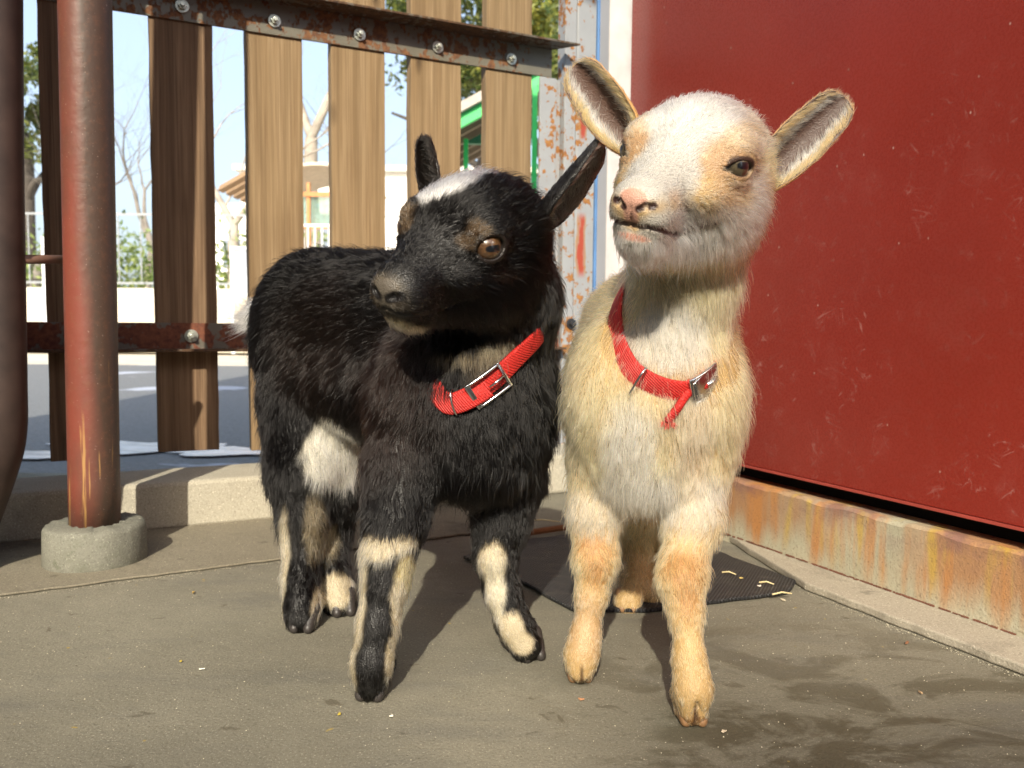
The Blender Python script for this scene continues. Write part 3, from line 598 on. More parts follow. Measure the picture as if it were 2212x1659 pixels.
# green cage frame with pale mesh infill beside the gate post
Y = 3.6; x0 = px(1150, Y); c_ = empty('green_cage', (x0, Y, 0), 0, 'bright green cage frame with pale bars behind the gate post', 'cage')
zt = at(1150, 188, Y)[2]
for u in (1149, 1322): MB().box((px(u, Y)-x0, 0, zt/2), (.022, .022, zt)).build('post', gr, c_)
for v in (190, 357, 478, 640): MB().box((.175, -.003, at(1200, v+4, Y)[2]), (.33, .016, .022)).build('crossbar', gr, c_)
m = MB(); z1 = at(1200, 362, Y)[2]
for x in np.arange(.02, .34, .028): m.box((x, .02, z1/2), (.007, .007, z1))
m.build('bars', plain('pale_bars', (.72, .75, .74), .5), c_)
MB().box((.17, .22, z1*.5), (.44, .01, z1)).build('back_panel', plain('pale_panel', (.55, .58, .57), .6), c_)
# ------------------------------------------------------------------ animals: signed-distance bodies turned into one mesh
def nrm(v): v = np.asarray(v, float); return v/np.linalg.norm(v)
def smooth01(x): x = np.clip(x, 0, 1); return x*x*(3-2*x)
class Field:
    def __init__(s): s.p = []
    def cone(s, a, b, ra, rb, k=.02, d=(0, 0, -1), L=.01, cut=False, grp=''):
        s.p.append(dict(t='c', a=np.array(a, float), b=np.array(b, float), ra=ra, rb=rb, k=k, d=nrm(d), L=L, cut=cut, grp=grp)); return s
    def ell(s, c, r, M=None, k=.02, d=(0, 0, -1), L=.01, cut=False, grp=''):
        s.p.append(dict(t='e', c=np.array(c, float), r=np.array(r, float)*np.ones(3), M=np.eye(3) if M is None else M, k=k, d=nrm(d), L=L, cut=cut, grp=grp)); return s
    def chain(s, pts, k=.014, d=None, L=(.01, .006), grp=''):
        n = len(pts)-1
        for i in range(n):
            (a, ra), (b, rb) = pts[i], pts[i+1]
            t = i/max(n-1, 1)
            s.cone(a, b, ra, rb, k, nrm(np.array(b)-np.array(a)) if d is None else d, L[0]*(1-t)+L[1]*t, grp=grp)
        return s
    @staticmethod
    def dist(q, P):
        if q['t'] == 'c':
            ba = (q['b']-q['a']).astype(P.dtype); pa = P-q['a'].astype(P.dtype)
            h = np.clip((pa@ba)/max(ba@ba, 1e-12), 0, 1)
            return np.linalg.norm(pa-h[..., None]*ba, axis=-1)-(q['ra']+(q['rb']-q['ra'])*h)
        L = ((P-q['c'].astype(P.dtype))@q['M'].astype(P.dtype)); r = q['r'].astype(P.dtype)
        k0 = np.linalg.norm(L/r, axis=-1); k1 = np.linalg.norm(L/(r*r), axis=-1)+1e-9
        return k0*(k0-1)/k1
    @staticmethod
    def comb(F, d, q):
        k = q['k']
        if q['cut']:
            h = np.maximum(k-np.abs(F+d), 0)/k
            return np.maximum(F, -d)+h*h*k/4
        h = np.maximum(k-np.abs(F-d), 0)/k
        return np.minimum(F, d)-h*h*k/4
    def ev(s, P):
        F = np.full(P.shape[:-1], .06, P.dtype)
        for q in sorted(s.p, key=lambda q: q['cut']): F = s.comb(F, s.dist(q, P), q)
        return F
    def grid(s, lo, hi, h):
        ax = [np.arange(a, b+h, h, dtype=np.float32) for a, b in zip(lo, hi)]
        F = np.full([len(a) for a in ax], .05, np.float32)
        for q in sorted(s.p, key=lambda q: q['cut']):
            if q['t'] == 'c': pts = np.stack([q['a'], q['b']]); r = max(q['ra'], q['rb'])
            else: pts = q['c'][None]; r = q['r'].max()
            m = r+q['k']+.006; sl = []
            for i in range(3):
                a = np.searchsorted(ax[i], pts[:, i].min()-m); b = np.searchsorted(ax[i], pts[:, i].max()+m); sl.append(slice(a, b))
            if any(q_.stop-q_.start < 1 for q_ in sl): continue
            X = np.stack(np.meshgrid(*[ax[i][sl[i]] for i in range(3)], indexing='ij'), -1)
            F[tuple(sl)] = s.comb(F[tuple(sl)], s.dist(q, X), q)
        return F, np.array([a[0] for a in ax]), h
def surface_nets(F, o, h):
    S = F < 0; a = slice(None, -1); b = slice(1, None)
    cs = [(i, j, k) for i in (0, 1) for j in (0, 1) for k in (0, 1)]
    sl = lambda c: tuple(b if q else a for q in c)
    cnt = sum(S[sl(c)].astype(np.int8) for c in cs); mix = (cnt > 0) & (cnt < 8)
    I = np.argwhere(mix); idx = np.full(mix.shape, -1, np.int64); idx[mix] = np.arange(len(I))
    acc = np.zeros((len(I), 3)); n = np.zeros(len(I))
    for c in cs:
        for ax_ in range(3):
            if c[ax_]: continue
            e = list(c); e[ax_] = 1
            f0 = F[tuple((I+np.array(c)).T)]; f1 = F[tuple((I+np.array(e)).T)]; m = (f0 < 0) != (f1 < 0)
            t = np.where(m, f0/np.where(m, f0-f1, 1), 0); P = np.tile(np.array(c, float), (len(I), 1)); P[:, ax_] = t
            acc[m] += P[m]; n[m] += 1
    V = (I+acc/n[:, None])*h+o
    Q = []
    for ax_ in range(3):
        u, v = [(1, 2), (2, 0), (0, 1)][ax_]
        s0 = [slice(None)]*3; s0[ax_] = a; s1 = [slice(None)]*3; s1[ax_] = b
        A = S[tuple(s0)]; B = S[tuple(s1)]; E = np.argwhere(A != B)
        E = E[(E[:, u] > 0) & (E[:, v] > 0) & (E[:, u] < F.shape[u]-1) & (E[:, v] < F.shape[v]-1)]
        du = np.zeros(3, int); du[u] = 1; dv = np.zeros(3, int); dv[v] = 1
        q = np.stack([idx[tuple((E-x).T)] for x in (du+dv, dv, 0*du, du)], 1)
        fl = ~A[tuple(E.T)]; q[fl] = q[fl][:, ::-1]
        Q.append(q)
    return V, np.concatenate(Q)
def vnormals(V, Q):
    n = np.cross(V[Q[:, 2]]-V[Q[:, 0]], V[Q[:, 3]]-V[Q[:, 1]]); N = np.zeros_like(V)
    for i in range(4): np.add.at(N, Q[:, i], n)
    return N/(np.linalg.norm(N, axis=1)[:, None]+1e-12)

def paint(P, base, spots, seed=0, grp=None):
    C_ = np.tile(np.array(base, float), (len(P), 1))
    n1 = vnoise(P, 90, seed)*.6+vnoise(P, 260, seed+1)*.4
    for sp in spots:
        c, r, col = sp[0], np.array(sp[1], float)*np.ones(3), np.array(sp[2], float)
        soft = sp[3] if len(sp) > 3 else .35; M = sp[4] if len(sp) > 4 and sp[4] is not None else np.eye(3); amt = sp[5] if len(sp) > 5 else 1.
        q = np.linalg.norm(((P-c)@M)/r, axis=1)+n1*.16
        m = smooth01((1-q)/soft+.5)*amt
        C_ = C_*(1-m[:, None])+col*m[:, None]
    return C_

def hair_object(name, PTS, RAD, COLR, mat, parent):
    """PTS (n,k,3) world points, RAD (n,k), COLR (n,3)"""
    n, k = PTS.shape[:2]; cu = bpy.data.hair_curves.new(name); cu.add_curves([k]*n)
    cu.attributes['position'].data.foreach_set('vector', PTS.astype(np.float32).ravel())
    ra = cu.attributes.get('radius') or cu.attributes.new('radius', 'FLOAT', 'POINT')
    ra.data.foreach_set('value', RAD.astype(np.float32).ravel())
    ca = cu.attributes.new('tint', 'FLOAT_COLOR', 'CURVE'); c4 = np.ones((n, 4), np.float32); c4[:, :3] = np.clip(COLR, 0, 1)
    ca.data.foreach_set('color', c4.ravel())
    cu.materials.append(mat); o = bpy.data.objects.new(name, cu); return link(o, parent)

def grow(V, Q, N, count, fn, seed=1, pts=5, clump=.45, clump_n=22, rad=.00016):
    """scatter hairs over quads; fn(P,N)->dir,len,dens,col,lift ; returns arrays"""
    r = np.random.default_rng(seed)
    T = np.concatenate([Q[:, [0, 1, 2]], Q[:, [0, 2, 3]]])
    ar = np.linalg.norm(np.cross(V[T[:, 1]]-V[T[:, 0]], V[T[:, 2]]-V[T[:, 0]]), axis=1)/2
    cen = V[T].mean(1); dens = fn(cen, nn(N[T].mean(1)), True)
    wgt = ar*dens; pick = r.choice(len(T), count, p=wgt/wgt.sum())
    a, b = r.random(count), r.random(count); m = a+b > 1; a[m] = 1-a[m]; b[m] = 1-b[m]; c = 1-a-b
    tp = T[pick]; P = V[tp[:, 0]]*c[:, None]+V[tp[:, 1]]*a[:, None]+V[tp[:, 2]]*b[:, None]
    NN = nn(N[tp[:, 0]]*c[:, None]+N[tp[:, 1]]*a[:, None]+N[tp[:, 2]]*b[:, None])
    D, L, C_, lift, droop = fn(P, NN, False)
    jit = np.stack([vnoise(P, 75, seed+20+i)+.6*vnoise(P, 230, seed+30+i) for i in range(3)], 1)
    D = D+jit*.42+r.normal(0, .16, P.shape)
    D = nn(D-NN*np.sum(D*NN, 1)[:, None])
    L = L*(.65+.6*r.random(count)); lift = lift*(.6+.8*r.random(count)); gd = r.random(count) < .07; L[gd] *= 1.55; lift[gd] *= 1.7
    PT = np.zeros((count, pts, 3)); PT[:, 0] = P-NN*.0006; cur = PT[:, 0].copy(); st = L/(pts-1)
    for i in range(1, pts):
        t = (i-.5)/(pts-1)
        v = NN*(lift*(1.15-t))[:, None]+D; v[:, 2] -= droop*t*1.2
        cur = cur+nn(v)*st[:, None]; PT[:, i] = cur
    if clump:
        nc = max(count//clump_n, 10); ci = r.choice(count, nc, replace=False); kd = KDTree(nc)
        for j, i in enumerate(ci): kd.insert(P[i], j)
        kd.balance(); near = np.array([ci[kd.find(p)[1]] for p in P])
        same = (np.sum(D*D[near], 1) > .3) & (np.linalg.norm(P-P[near], axis=1) < .008)
        cl = clump*(.4+.9*r.random(count))*same
        for i in range(1, pts):
            t = (i/(pts-1))**1.5
            PT[:, i] += (PT[near, i]-PT[:, i])*(cl*t)[:, None]
    RD = np.linspace(1, .12, pts)[None]*rad*(.7+.7*r.random(count))[:, None]
    C_ = C_*np.exp(r.normal(0, .30, count)+.16*vnoise(P, 420, seed+50)+.10*vnoise(P, 150, seed+51))[:, None]
    return PT, RD, C_
def nn(v): return v/(np.linalg.norm(v, axis=-1, keepdims=True)+1e-12)

def hair_mat(name, rough=.42, ior=1.55):
    t = NT(name); h = t.n('BsdfHairPrincipled'); h.model = 'CHIANG'; h.parametrization = 'COLOR'; t.l(t.attr('tint'), h.inputs['Color'])
    h.inputs['Roughness'].default_value = rough; h.inputs['Radial Roughness'].default_value = .45; h.inputs['Coat'].default_value = 0; h.inputs['IOR'].default_value = ior
    t.l(h.outputs[0], t.out.inputs[0]); return t.m
def skin_mat(name):
    t = NT(name); return t.bsdf(t.attr('tint'), .48, bump=t.bump(t.vor(t.tc(scale=(1, 1, 1)), 900), .5, .0007))
def eye_mat(name, iris, iris2, rim):
    t = NT(name); v = t.tc('Object'); s_ = t.sep(v)       # sphere of radius 1, local Z looks out, X runs fore-aft
    rr = t.math('SQRT', t.math('ADD', t.math('MULTIPLY', s_[0], s_[0]), t.math('MULTIPLY', s_[1], s_[1])))
    no = t.noise(v, 7, 5, .7); no2 = t.noise(t.tc(scale=(2, 9, 1)), 3, 3)
    ic = t.mix(t.ramp(no, [(.35, 0), (.65, 1)]), iris, iris2)
    ic = t.mix(t.ramp(t.math('ADD', rr, t.math('MULTIPLY', no2, .08)), [(.30, 0.), (.52, 0), (.80, .75)]), ic, tuple(c*.45 for c in iris))
    pup = t.math('ADD', t.math('POWER', t.math('DIVIDE', t.math('ABSOLUTE', s_[0]), .46), 3.), t.math('POWER', t.math('DIVIDE', t.math('ABSOLUTE', s_[1]), .19), 3.))
    pm = t.ramp(pup, [(.6, 1), (1.3, 0)])
    c = t.mix(pm, ic, (.004, .005, .008))
    c = t.mix(t.ramp(rr, [(.72, 0), (.84, 1)]), c, rim)
    return t.bsdf(c, .28, coat=1, Coat_Roughness=.02)
def ball(name, c, R, M, mat, parent, n=40, bulge=.16):
    V = []; Fs = []
    for i in range(n//2+1):
        th = math.pi*i/(n//2)
        for j in range(n):
            ph = 2*math.pi*j/n; x, y, z = math.sin(th)*math.cos(ph), math.sin(th)*math.sin(ph), math.cos(th)
            if z > 0: z *= 1+bulge*max(0, (z-.62))/.38
            V.append((x, y, z))
    for i in range(n//2):
        for j in range(n): Fs.append((i*n+j, (i+1)*n+j, (i+1)*n+(j+1) % n, i*n+(j+1) % n))
    o = np_mesh(name, V, Fs, mat, parent)
    o.matrix_local = Matrix.Translation(Vector(c)) @ Matrix([list(M[i])+[0] for i in range(3)]+[[0, 0, 0, 1]]).to_4x4() @ Matrix.Scale(R, 4)
    return o
def ear_mesh(base, tip, inner, W, fold=1.15, bend=.0, thick=.0026, roll=(1.0, .5)):
    """a cupped leaf: returns V,Q,isinner,edge parameter t,s"""
    base, tip = np.array(base), np.array(tip); A = tip-base; L = np.linalg.norm(A); A = A/L
    Nn = nrm(np.array(inner)-A*np.dot(inner, A)); B = np.cross(A, Nn)
    ns, ntt = 36, 25; S = np.linspace(-.2, 1, ns); Tt = np.linspace(-1, 1, ntt); V = []; inn = []; prm = []
    prof = lambda s_: np.interp(s_, [-.2, 0, .12, .3, .5, .7, .85, .94, .98, 1], [.62, .84, .96, 1, .98, .84, .74, .56, .38, .10])
    for side in (0, 1):
        for s_ in S:
            th = fold*np.interp(s_, [-.2, .25, 1], [roll[0]*1.6, roll[0], roll[1]]); wd = W/2*prof(s_)
            for t in Tt:
                a = t*th; R_ = wd/max(th, .2)*1.08
                p = base+A*(s_*L)+B*(R_*math.sin(a))+Nn*(R_*(1-math.cos(a))+bend*L*s_*s_)
                n_ = -B*math.sin(a)+Nn*math.cos(a)
                p = p+n_*(thick/2 if side == 0 else -thick/2)*(1 if abs(t) < .99 and s_ < .999 else .3)
                V.append(p); inn.append(side == 0); prm.append((s_, t))
    Q = []
    for side in (0, 1):
        o = side*ns*ntt
        for i in range(ns-1):
            for j in range(ntt-1):
                q = [o+i*ntt+j, o+(i+1)*ntt+j, o+(i+1)*ntt+j+1, o+i*ntt+j+1]
                Q.append(q if side == 0 else q[::-1])
    o = ns*ntt
    for i in range(ns-1):
        Q.append([i*ntt, o+i*ntt, o+(i+1)*ntt, (i+1)*ntt]); j = ntt-1
        Q.append([i*ntt+j, (i+1)*ntt+j, o+(i+1)*ntt+j, o+i*ntt+j])
    for j in range(ntt-1): Q.append([(ns-1)*ntt+j, o+(ns-1)*ntt+j, o+(ns-1)*ntt+j+1, (ns-1)*ntt+j+1])
    V = np.array(V); Q = np.array(Q); N = vnormals(V, Q)
    c0 = V[(ns//2)*ntt+ntt//2]
    if np.dot(N[(ns//2)*ntt+ntt//2], Nn) < 0: Q = Q[:, ::-1]; N = -N
    return V, Q, N, np.array(inn), np.array(prm), A, B, Nn

def goat_head(fd, Mh, ch, s, fur=1., eyelid=(.95, .62), eye_r=1.2, lid_drop=0., eye_p=(2.9, 2.68, .72), beard=1., muz=1.):
    """adds a kid's head; local units cm: x forward, y left, z up"""
    def W_(x, y, z): return ch+Mh@(np.array([x, y, z])*.01*s)
    g = 'head'; back = -Mh[:, 0]; up = Mh[:, 2]; lf = Mh[:, 1]; sc = .01*s
    E = lambda c, r, **kw: fd.ell(W_(*c), np.array(r)*sc, Mh, **kw)
    K = lambda a, b, ra, rb, **kw: fd.cone(W_(*a), W_(*b), ra*sc, rb*sc, **kw)
    E((-1.3, 0, 1.0), (4.2, 3.65, 3.5), k=.02, d=back*.8+up*.35, L=.012*fur, grp=g)          # cranium
    E((1.2, 0, 1.6), (3.0, 3.2, 2.6), k=.02, d=back+up*.3, L=.0065*fur, grp=g)                # forehead
    for y in (-1, 1):
        E((2.3, y*2.7, 1.7), (1.7, 1.1, 1.0), k=.014, d=back+up*.15+lf*y*.3, L=.0045*fur, grp=g)     # brow
        E((.2, y*2.05, -1.8), (3.2, 1.95, 2.5), k=.022, d=back-up*.45, L=.013*fur, grp=g)           # cheek
        E((3.4, y*2.1, -1.2), (1.9, 1.2, 1.1), k=.018, d=back-up*.2, L=.004*fur, grp=g)           # cheekbone
        E((7.0, y*.75, -2.6), (1.5*muz, 1.0*muz, 1.12*muz), k=.009, d=back-up*.2, L=.0028*fur, grp=g)          # upper lip
    K((2.0, 0, .5), (7.1, 0, -1.65), 2.55, 1.25*muz, k=.02, d=back+up*.1, L=.004*fur, grp=g)        # nasal bridge
    E((7.7, 0, -1.95), (1.15, 1.25, .90), k=.008, d=back, L=.0024*fur, grp=g)                   # nose pad
    K((-.3, 0, -2.4), (6.1, 0, -3.75), 2.5, 1.0, k=.018, d=back*.7-up*.8, L=.009*fur*beard, grp=g)      # jaw
    E((6.5, 0, -3.9), (1.3, 1.15, .75), k=.008, d=-up-back*.1, L=.005*fur*beard, grp=g)              # chin
    eyes = []
    for y in (-1, 1):
        ec = W_(eye_p[0], y*eye_p[1], eye_p[2]); R = eye_r*sc
        out = nrm(Mh@np.array([.42, y*.90, .10])); ex = nrm(Mh@np.array([.93, -y*.40, -.12])); ex = nrm(ex-out*np.dot(ex, out)); ey = np.cross(out, ex)
        if np.dot(ey, up) < 0: ey = -ey; ex = ex
        Me = np.stack([ex, ey, out], 1)
        if np.linalg.det(Me) < 0: Me[:, 0] *= -1
        fd.ell(ec, np.array([R*1.22, R*1.16, R*1.13]), Me, k=.008, d=back, L=.0028*fur, grp=g)
        oc = ec+out*R*1.05-ey*R*lid_drop
        fd.ell(oc, np.array([eyelid[0]*R, eyelid[1]*R, R*.8]), Me, k=.0015, cut=True)
        fd.ell(ec+out*R*.85+ex*R*.78*(1 if np.dot(ex, Mh[:, 0]) > 0 else -1)-ey*.18*R, np.array([.35*R, .13*R, R*.4]), Me, k=.001, cut=True)
        eyes.append((ec, R, Me, out))
    # mouth: a thin groove round the muzzle, nostrils as commas
    nocut = Field(); nocut.p = [q for q in fd.p if not q['cut']]
    def surf(p, dr):
        dr = nrm(Mh@np.array(dr, float)); ts = np.linspace(.035, -.03, 131); Fv = nocut.ev(W_(*p)+np.outer(ts, dr)); i = int(np.argmax(Fv < 0)); return W_(*p)+dr*ts[i]
    mo, no = [], []
    for y in (-1, 1):
        pts = []
        for q in np.linspace(0, 1, 40):
            if q < .55:
                ph = q/.55*math.radians(82); pts.append(surf((5.6, 0, -3.25), (math.cos(ph), y*math.sin(ph), 0)))
            else:
                e = (q-.55)/.45; pts.append(surf((5.6-2.3*e, y*.6, -3.25+1.0*e*e), (.12, y, -.05)))
        mo += pts
        for i_, (a, b) in enumerate(zip(pts[:-1], pts[1:])): r_ = .0011*min(1, (39-i_)/11+.25); fd.cone(a, b, r_, r_, k=.002, cut=True)
        q0, q1, q2 = surf((6.5, y*.42, -2.42), (1, 0, 0)), surf((6.5, y*.70, -2.22), (1, y*.03, 0)), surf((6.5, y*.95, -2.12), (1, y*.08, 0))
        no += [q0, (q0+q1)/2, q1, (q1+q2)/2, q2]
        fd.cone(q0, q1, .0014, .0025, k=.0012, cut=True); fd.cone(q1, q2, .0025, .0010, k=.0012, cut=True)
    a, b = surf((7.4, 0, -2.3), (1, 0, 0)), surf((7.0, 0, -3.1), (1, 0, 0)); fd.cone(a, b, .0007, .0007, k=.001, cut=True)
    W_.mouth = mo; W_.nostr = no; W_.pad = surf((6.5, 0, -1.95), (1, 0, 0)); W_.lip = surf((7, 0, -2.8), (1, 0, 0)); W_.lowlip = surf((6.6, 0, -3.6), (1, 0, -.2)); W_.chin = surf((6.3, 0, -4.0), (.7, 0, -1))
    return W_, eyes

def make_goat(name, label, fd, Mh, ch, s, ears, eyes, W_, base, spots, skin_spots, count, ear_cols, eye_m, hm, sm, lo, hi, collar, hooves, group, bald=(), extra=(), eye_scale=1., hair_rad=.00016, edge=.55):
    root = empty(name, (0, 0, 0), 0, label, 'goat', group)
    hb_lo = ch-np.array([.125, .125, .115]); hb_hi = ch+np.array([.125, .125, .115])
    hb_lo = np.maximum(hb_lo, lo); hb_hi = np.minimum(hb_hi, hi)
    # coarse grid for the body, fine grid for the head, one mesh
    V1, Q1 = surface_nets(*fd.grid(lo, hi, .0026))
    V2, Q2 = surface_nets(*fd.grid(hb_lo, hb_hi, .0013))
    inside = np.all((V1 > hb_lo+.004) & (V1 < hb_hi-.004), axis=1)
    Q1 = Q1[~inside[Q1].all(1)]
    used = np.unique(Q1); mp = -np.ones(len(V1), int); mp[used] = np.arange(len(used)); V1 = V1[used]; Q1 = mp[Q1]
    N1, N2 = vnormals(V1, Q1), vnormals(V2, Q2)
    V = np.concatenate([V1, V2]); Q = np.concatenate([Q1, Q2+len(V1)]); N = np.concatenate([N1, N2])
    nb = len(V)
    earm = [ear_mesh(**e) for e in ears]; VV, QQ = [V], [Q]; off = nb
    colv = [paint(V, base, spots+skin_spots, 3)]
    for (ve, qe, ne, inn, prm, A, B, Nn), ec in zip(earm, ear_cols):
        VV.append(ve); QQ.append(qe+off); off += len(ve)
        colv.append(np.where(inn[:, None], np.array(ec[1]), np.array(ec[0])))
    VA = np.concatenate(VV); QA = np.concatenate(QQ); CV = np.concatenate(colv); CV[:nb] = np.where((paint(V, (0, 0, 0), [(x_[0], x_[1], (1, 1, 1))+tuple(x_[3:]) for x_ in skin_spots], 3)[:, :1] > .3), CV[:nb], CV[:nb]*.55)
    o = np_mesh('body', VA, QA, sm, root)
    ca = o.data.color_attributes.new('tint', 'FLOAT_COLOR', 'POINT'); c4 = np.ones((len(VA), 4), np.float32); c4[:, :3] = np.clip(CV, 0, 1)
    ca.data.foreach_set('color', c4.ravel())
    U = [q for q in fd.p if not q['cut']]
    balds = [(W_.pad, .0062*s)]+[(p, .0030) for p in W_.nostr]+[(p, .0024) for p in W_.mouth]+list(bald)
    def fn(P, Nn_, dens_only):
        if dens_only:
            d = np.ones(len(P)); d[P[:, 2] < .003] = .1
            hd = np.linalg.norm(P-ch, axis=1) < .085*s; d[hd] *= 1.9
            face = (P-ch)@Mh[:, 0] > .03; d[hd & face] *= 1.5
            for c, r_ in balds: d[np.linalg.norm(P-c, axis=1) < r_] = 0
            for ec, R, Me, out in eyes:
                q = (P-(ec+out*R*.85))@Me/np.array([R*.98, R*.74, R*.8]); d[np.linalg.norm(q, axis=1) < 1] = 0
            if collar is not None:
                rel = P-collar['c']; hgt = rel@collar['n']; rad_ = np.linalg.norm(rel-np.outer(hgt, collar['n']), axis=1)
                d[(np.abs(hgt) < .0070) & (rad_ < .066)] = .10
            vis = (Nn_@nrm(np.array([0, 1., 0]))) > .55; d[vis] *= .45
            return d
        Wt = []; 
        for q in U: Wt.append(Field.dist(q, P))
        Wt = np.array(Wt); Wt = np.exp(-(Wt-Wt.min(0))/.006); Wt /= Wt.sum(0)
        D = Wt.T@np.array([q['d'] for q in U]); L = Wt.T@np.array([q['L'] for q in U])
        lift = .32+.0*L; lift = np.clip(.34+(L-.004)*18, .34, .55)
        return nn(D), L, paint(P, base, spots, 3), lift, np.clip(L*22, 0, .35)
    PT, RD, CC = grow(V, Q, N, count, fn, 5, rad=hair_rad)
    parts = [(PT, RD, CC)]
    for (ve, qe, ne, inn, prm, A, B, Nn), ec in zip(earm, ear_cols):
        for side in (0, 1):
            qs = qe[(inn[qe].all(1)) if side == 0 else (~inn[qe]).any(1)]
            kd = KDTree(len(ve))
            for i, p in enumerate(ve): kd.insert(p, i)
            kd.balance()
            def fe(P, N_, dens_only):
                ii = np.array([kd.find(p)[1] for p in P]); t = prm[ii, 1]; s_ = prm[ii, 0]
                if dens_only:
                    if side == 0: return np.where(np.abs(t) > edge, 1.6, .22)*np.where(s_ < .94, 1, .5)
                    return np.ones(len(P))
                if side == 0:
                    D = np.outer(-np.sign(t)*np.where(np.abs(t) > .93, .4, 1.0), B)+A*.75; L = np.where(np.abs(t) > edge, .0125, .005)*(1-.5*s_)
                    rim_ = smooth01((np.abs(t)-.72)/.14)[:, None]
                    return nn(D), L, np.array(ec[2])*(1-rim_)+np.array(ec[-1] if len(ec) > 3 else ec[0])*rim_, np.where(np.abs(t) > edge, .45, .2), np.zeros(len(P))
                return np.tile(A, (len(P), 1)), np.full(len(P), .0042), np.tile(np.array(ec[0]), (len(P), 1)), np.full(len(P), .22), np.zeros(len(P))
            parts.append(grow(ve, qs, ne, 5200 if side == 0 else 9000, fe, 9+side, rad=.00019, clump=.5 if side == 0 else .3, clump_n=9))
    parts += list(extra)
    k = 5
    hair_object('fur_coat', np.concatenate([p[0] for p in parts]), np.concatenate([p[1] for p in parts]), np.concatenate([p[2] for p in parts]), hm, root)
    for ec, R, Me, out in eyes: ball('eye', ec, R*eye_scale, Me, eye_m, root)
    for hv in hooves: hoof(root, *hv)
    if collar is not None: collar['fn'](root, fd, collar)
    return root, fd

def hoof(parent, c, ang, s, mat):
    """two pointed claws side by side; c = ground point under the toe, ang = heading"""
    f = np.array([math.sin(ang), -math.cos(ang), 0]); r = np.array([math.cos(ang), math.sin(ang), 0]); up = np.array([0, 0, 1.]); fd = Field()
    for sg in (-1, 1):
        b = np.array(c)+r*sg*.0068*s
        fd.cone(b-f*.012*s+up*.020*s, b+f*.0015*s+up*.006*s, .0078*s, .0048*s, k=.002)
        fd.cone(b-f*.014*s+up*.006*s, b+f*.0035*s+up*.0035*s, .0072*s, .0030*s, k=.004)
    lo = np.array(c)-.035; hi = np.array(c)+.035; lo[2] = -.004; hi[2] = .035
    F, o, h = fd.grid(lo, hi, .0011)
    z = o[2]+np.arange(F.shape[2])*h; F = np.maximum(F, (.0006-z)[None, None, :].astype(np.float32))
    V, Q = surface_nets(F, o, h); np_mesh('hoof', V, Q, mat, parent, origin=c)

def ring_curve(fd, col, n=72, off=.0045):
    c, nr = np.array(col['c']), nrm(col['n']); x = nrm(col['x']-nr*np.dot(col['x'], nr)); y = np.cross(nr, x); R = []
    for a in np.arange(n)*2*math.pi/n:
        d = x*math.cos(a)+y*math.sin(a); ts = np.linspace(.01, .09, 161); F = fd.ev(c+np.outer(ts, d)); i = np.argmax(F > 0)
        R.append(ts[i] if F[i] > 0 else .05)
    R = np.array(R); aa = np.arange(n)*2*math.pi/n; R = np.minimum(R, 1/np.sqrt((np.cos(aa)/col['rx'])**2+(np.sin(aa)/col['ry'])**2))
    for _ in range(6): R = np.maximum(R*.999, (np.roll(R, 1)+R+np.roll(R, -1))/3)
    R += off
    P = [c+(x*math.cos(a)+y*math.sin(a))*r_ for a, r_ in zip(np.arange(n)*2*math.pi/n, R)]
    P = np.array(P); G_ = np.stack([fd.ev(P+e)-fd.ev(P-e) for e in np.eye(3)*.006], 1); G_ = nn(G_)
    for _ in range(8): G_ = nn(G_+np.roll(G_, 1, 0)+np.roll(G_, -1, 0)+.25*nn(P-c))
    col['outs'] = G_
    return P, nr, x, y
def strap_mesh(P, axis, out_from, wd, th, closed=True, outs=None):
    n = len(P); V = []; T = np.roll(P, -1, 0)-np.roll(P, 1, 0) if closed else np.gradient(P, axis=0); T = nn(T); Q = []; UV = []
    for i_, (p, t) in enumerate(zip(P, T)):
        o = (p-out_from) if outs is None else outs[i_]; o = nrm(o-t*np.dot(o, t)); a = nrm(axis-t*np.dot(axis, t)) if outs is None else nrm(np.cross(o, t)); a = a*(1 if np.dot(a, axis) > 0 else -1); o = nrm(np.cross(t, a))*(1 if np.dot(np.cross(t, a), o) > 0 else -1)
        for du, dv in ((-1, -.5), (-.96, .25), (-.8, .5), (0, .62), (.8, .5), (.96, .25), (1, -.5)): V.append(p+a*wd/2*du+o*th*dv)
    m = 7; N_ = n if closed else n-1
    for i in range(N_):
        for j in range(m): Q.append([i*m+j, i*m+(j+1) % m, ((i+1) % n)*m+(j+1) % m, ((i+1) % n)*m+j])
    if not closed: Q += [list(range(m)), list(range((n-1)*m, n*m))]
    return np.array(V), Q
# ------------------------------------------------------------------ collars
def near_idx(P, u, v):
    r = ray(u, v); d = (P-_C); k = d@r/(r@r); e = np.linalg.norm(d-np.outer(k, r), axis=1)+np.where(d[:, 1] > np.median(d[:, 1]), .5, 0)
    return int(np.argmin(e))
M_STEEL = NT('buckle_steel'); M_STEEL = M_STEEL.bsdf((.62, .63, .65), .16, metal=1, bump=M_STEEL.bump(M_STEEL.noise(M_STEEL.tc(), 700, 3), .12, .0005))
def strap_mat(name, col):
    t = NT(name); v = t.tc('Object'); wv = t.n('TexWave'); t.l(t.tc('Object', rot=(.5, .5, .8)), wv.inputs[0]); wv.inputs['Scale'].default_value = 190; wv.inputs['Distortion'].default_value = 1.2
    no = t.noise(v, 60, 4); vo = t.vor(v, 700)
    c = t.mix(t.ramp(no, [(.3, 0), (.7, 1)]), tuple(x*.7 for x in col), col)
    h = t.math('ADD', wv.outputs[1], vo)
    c = t.mix(t.ramp(vo, [(.0, .0), (.6, .45)]), c, tuple(x*.45 for x in col))
    return t.bsdf(c, .55, bump=t.bump(h, .55, .0011))
M_STRAP = strap_mat('red_webbing', (.62, .022, .016))
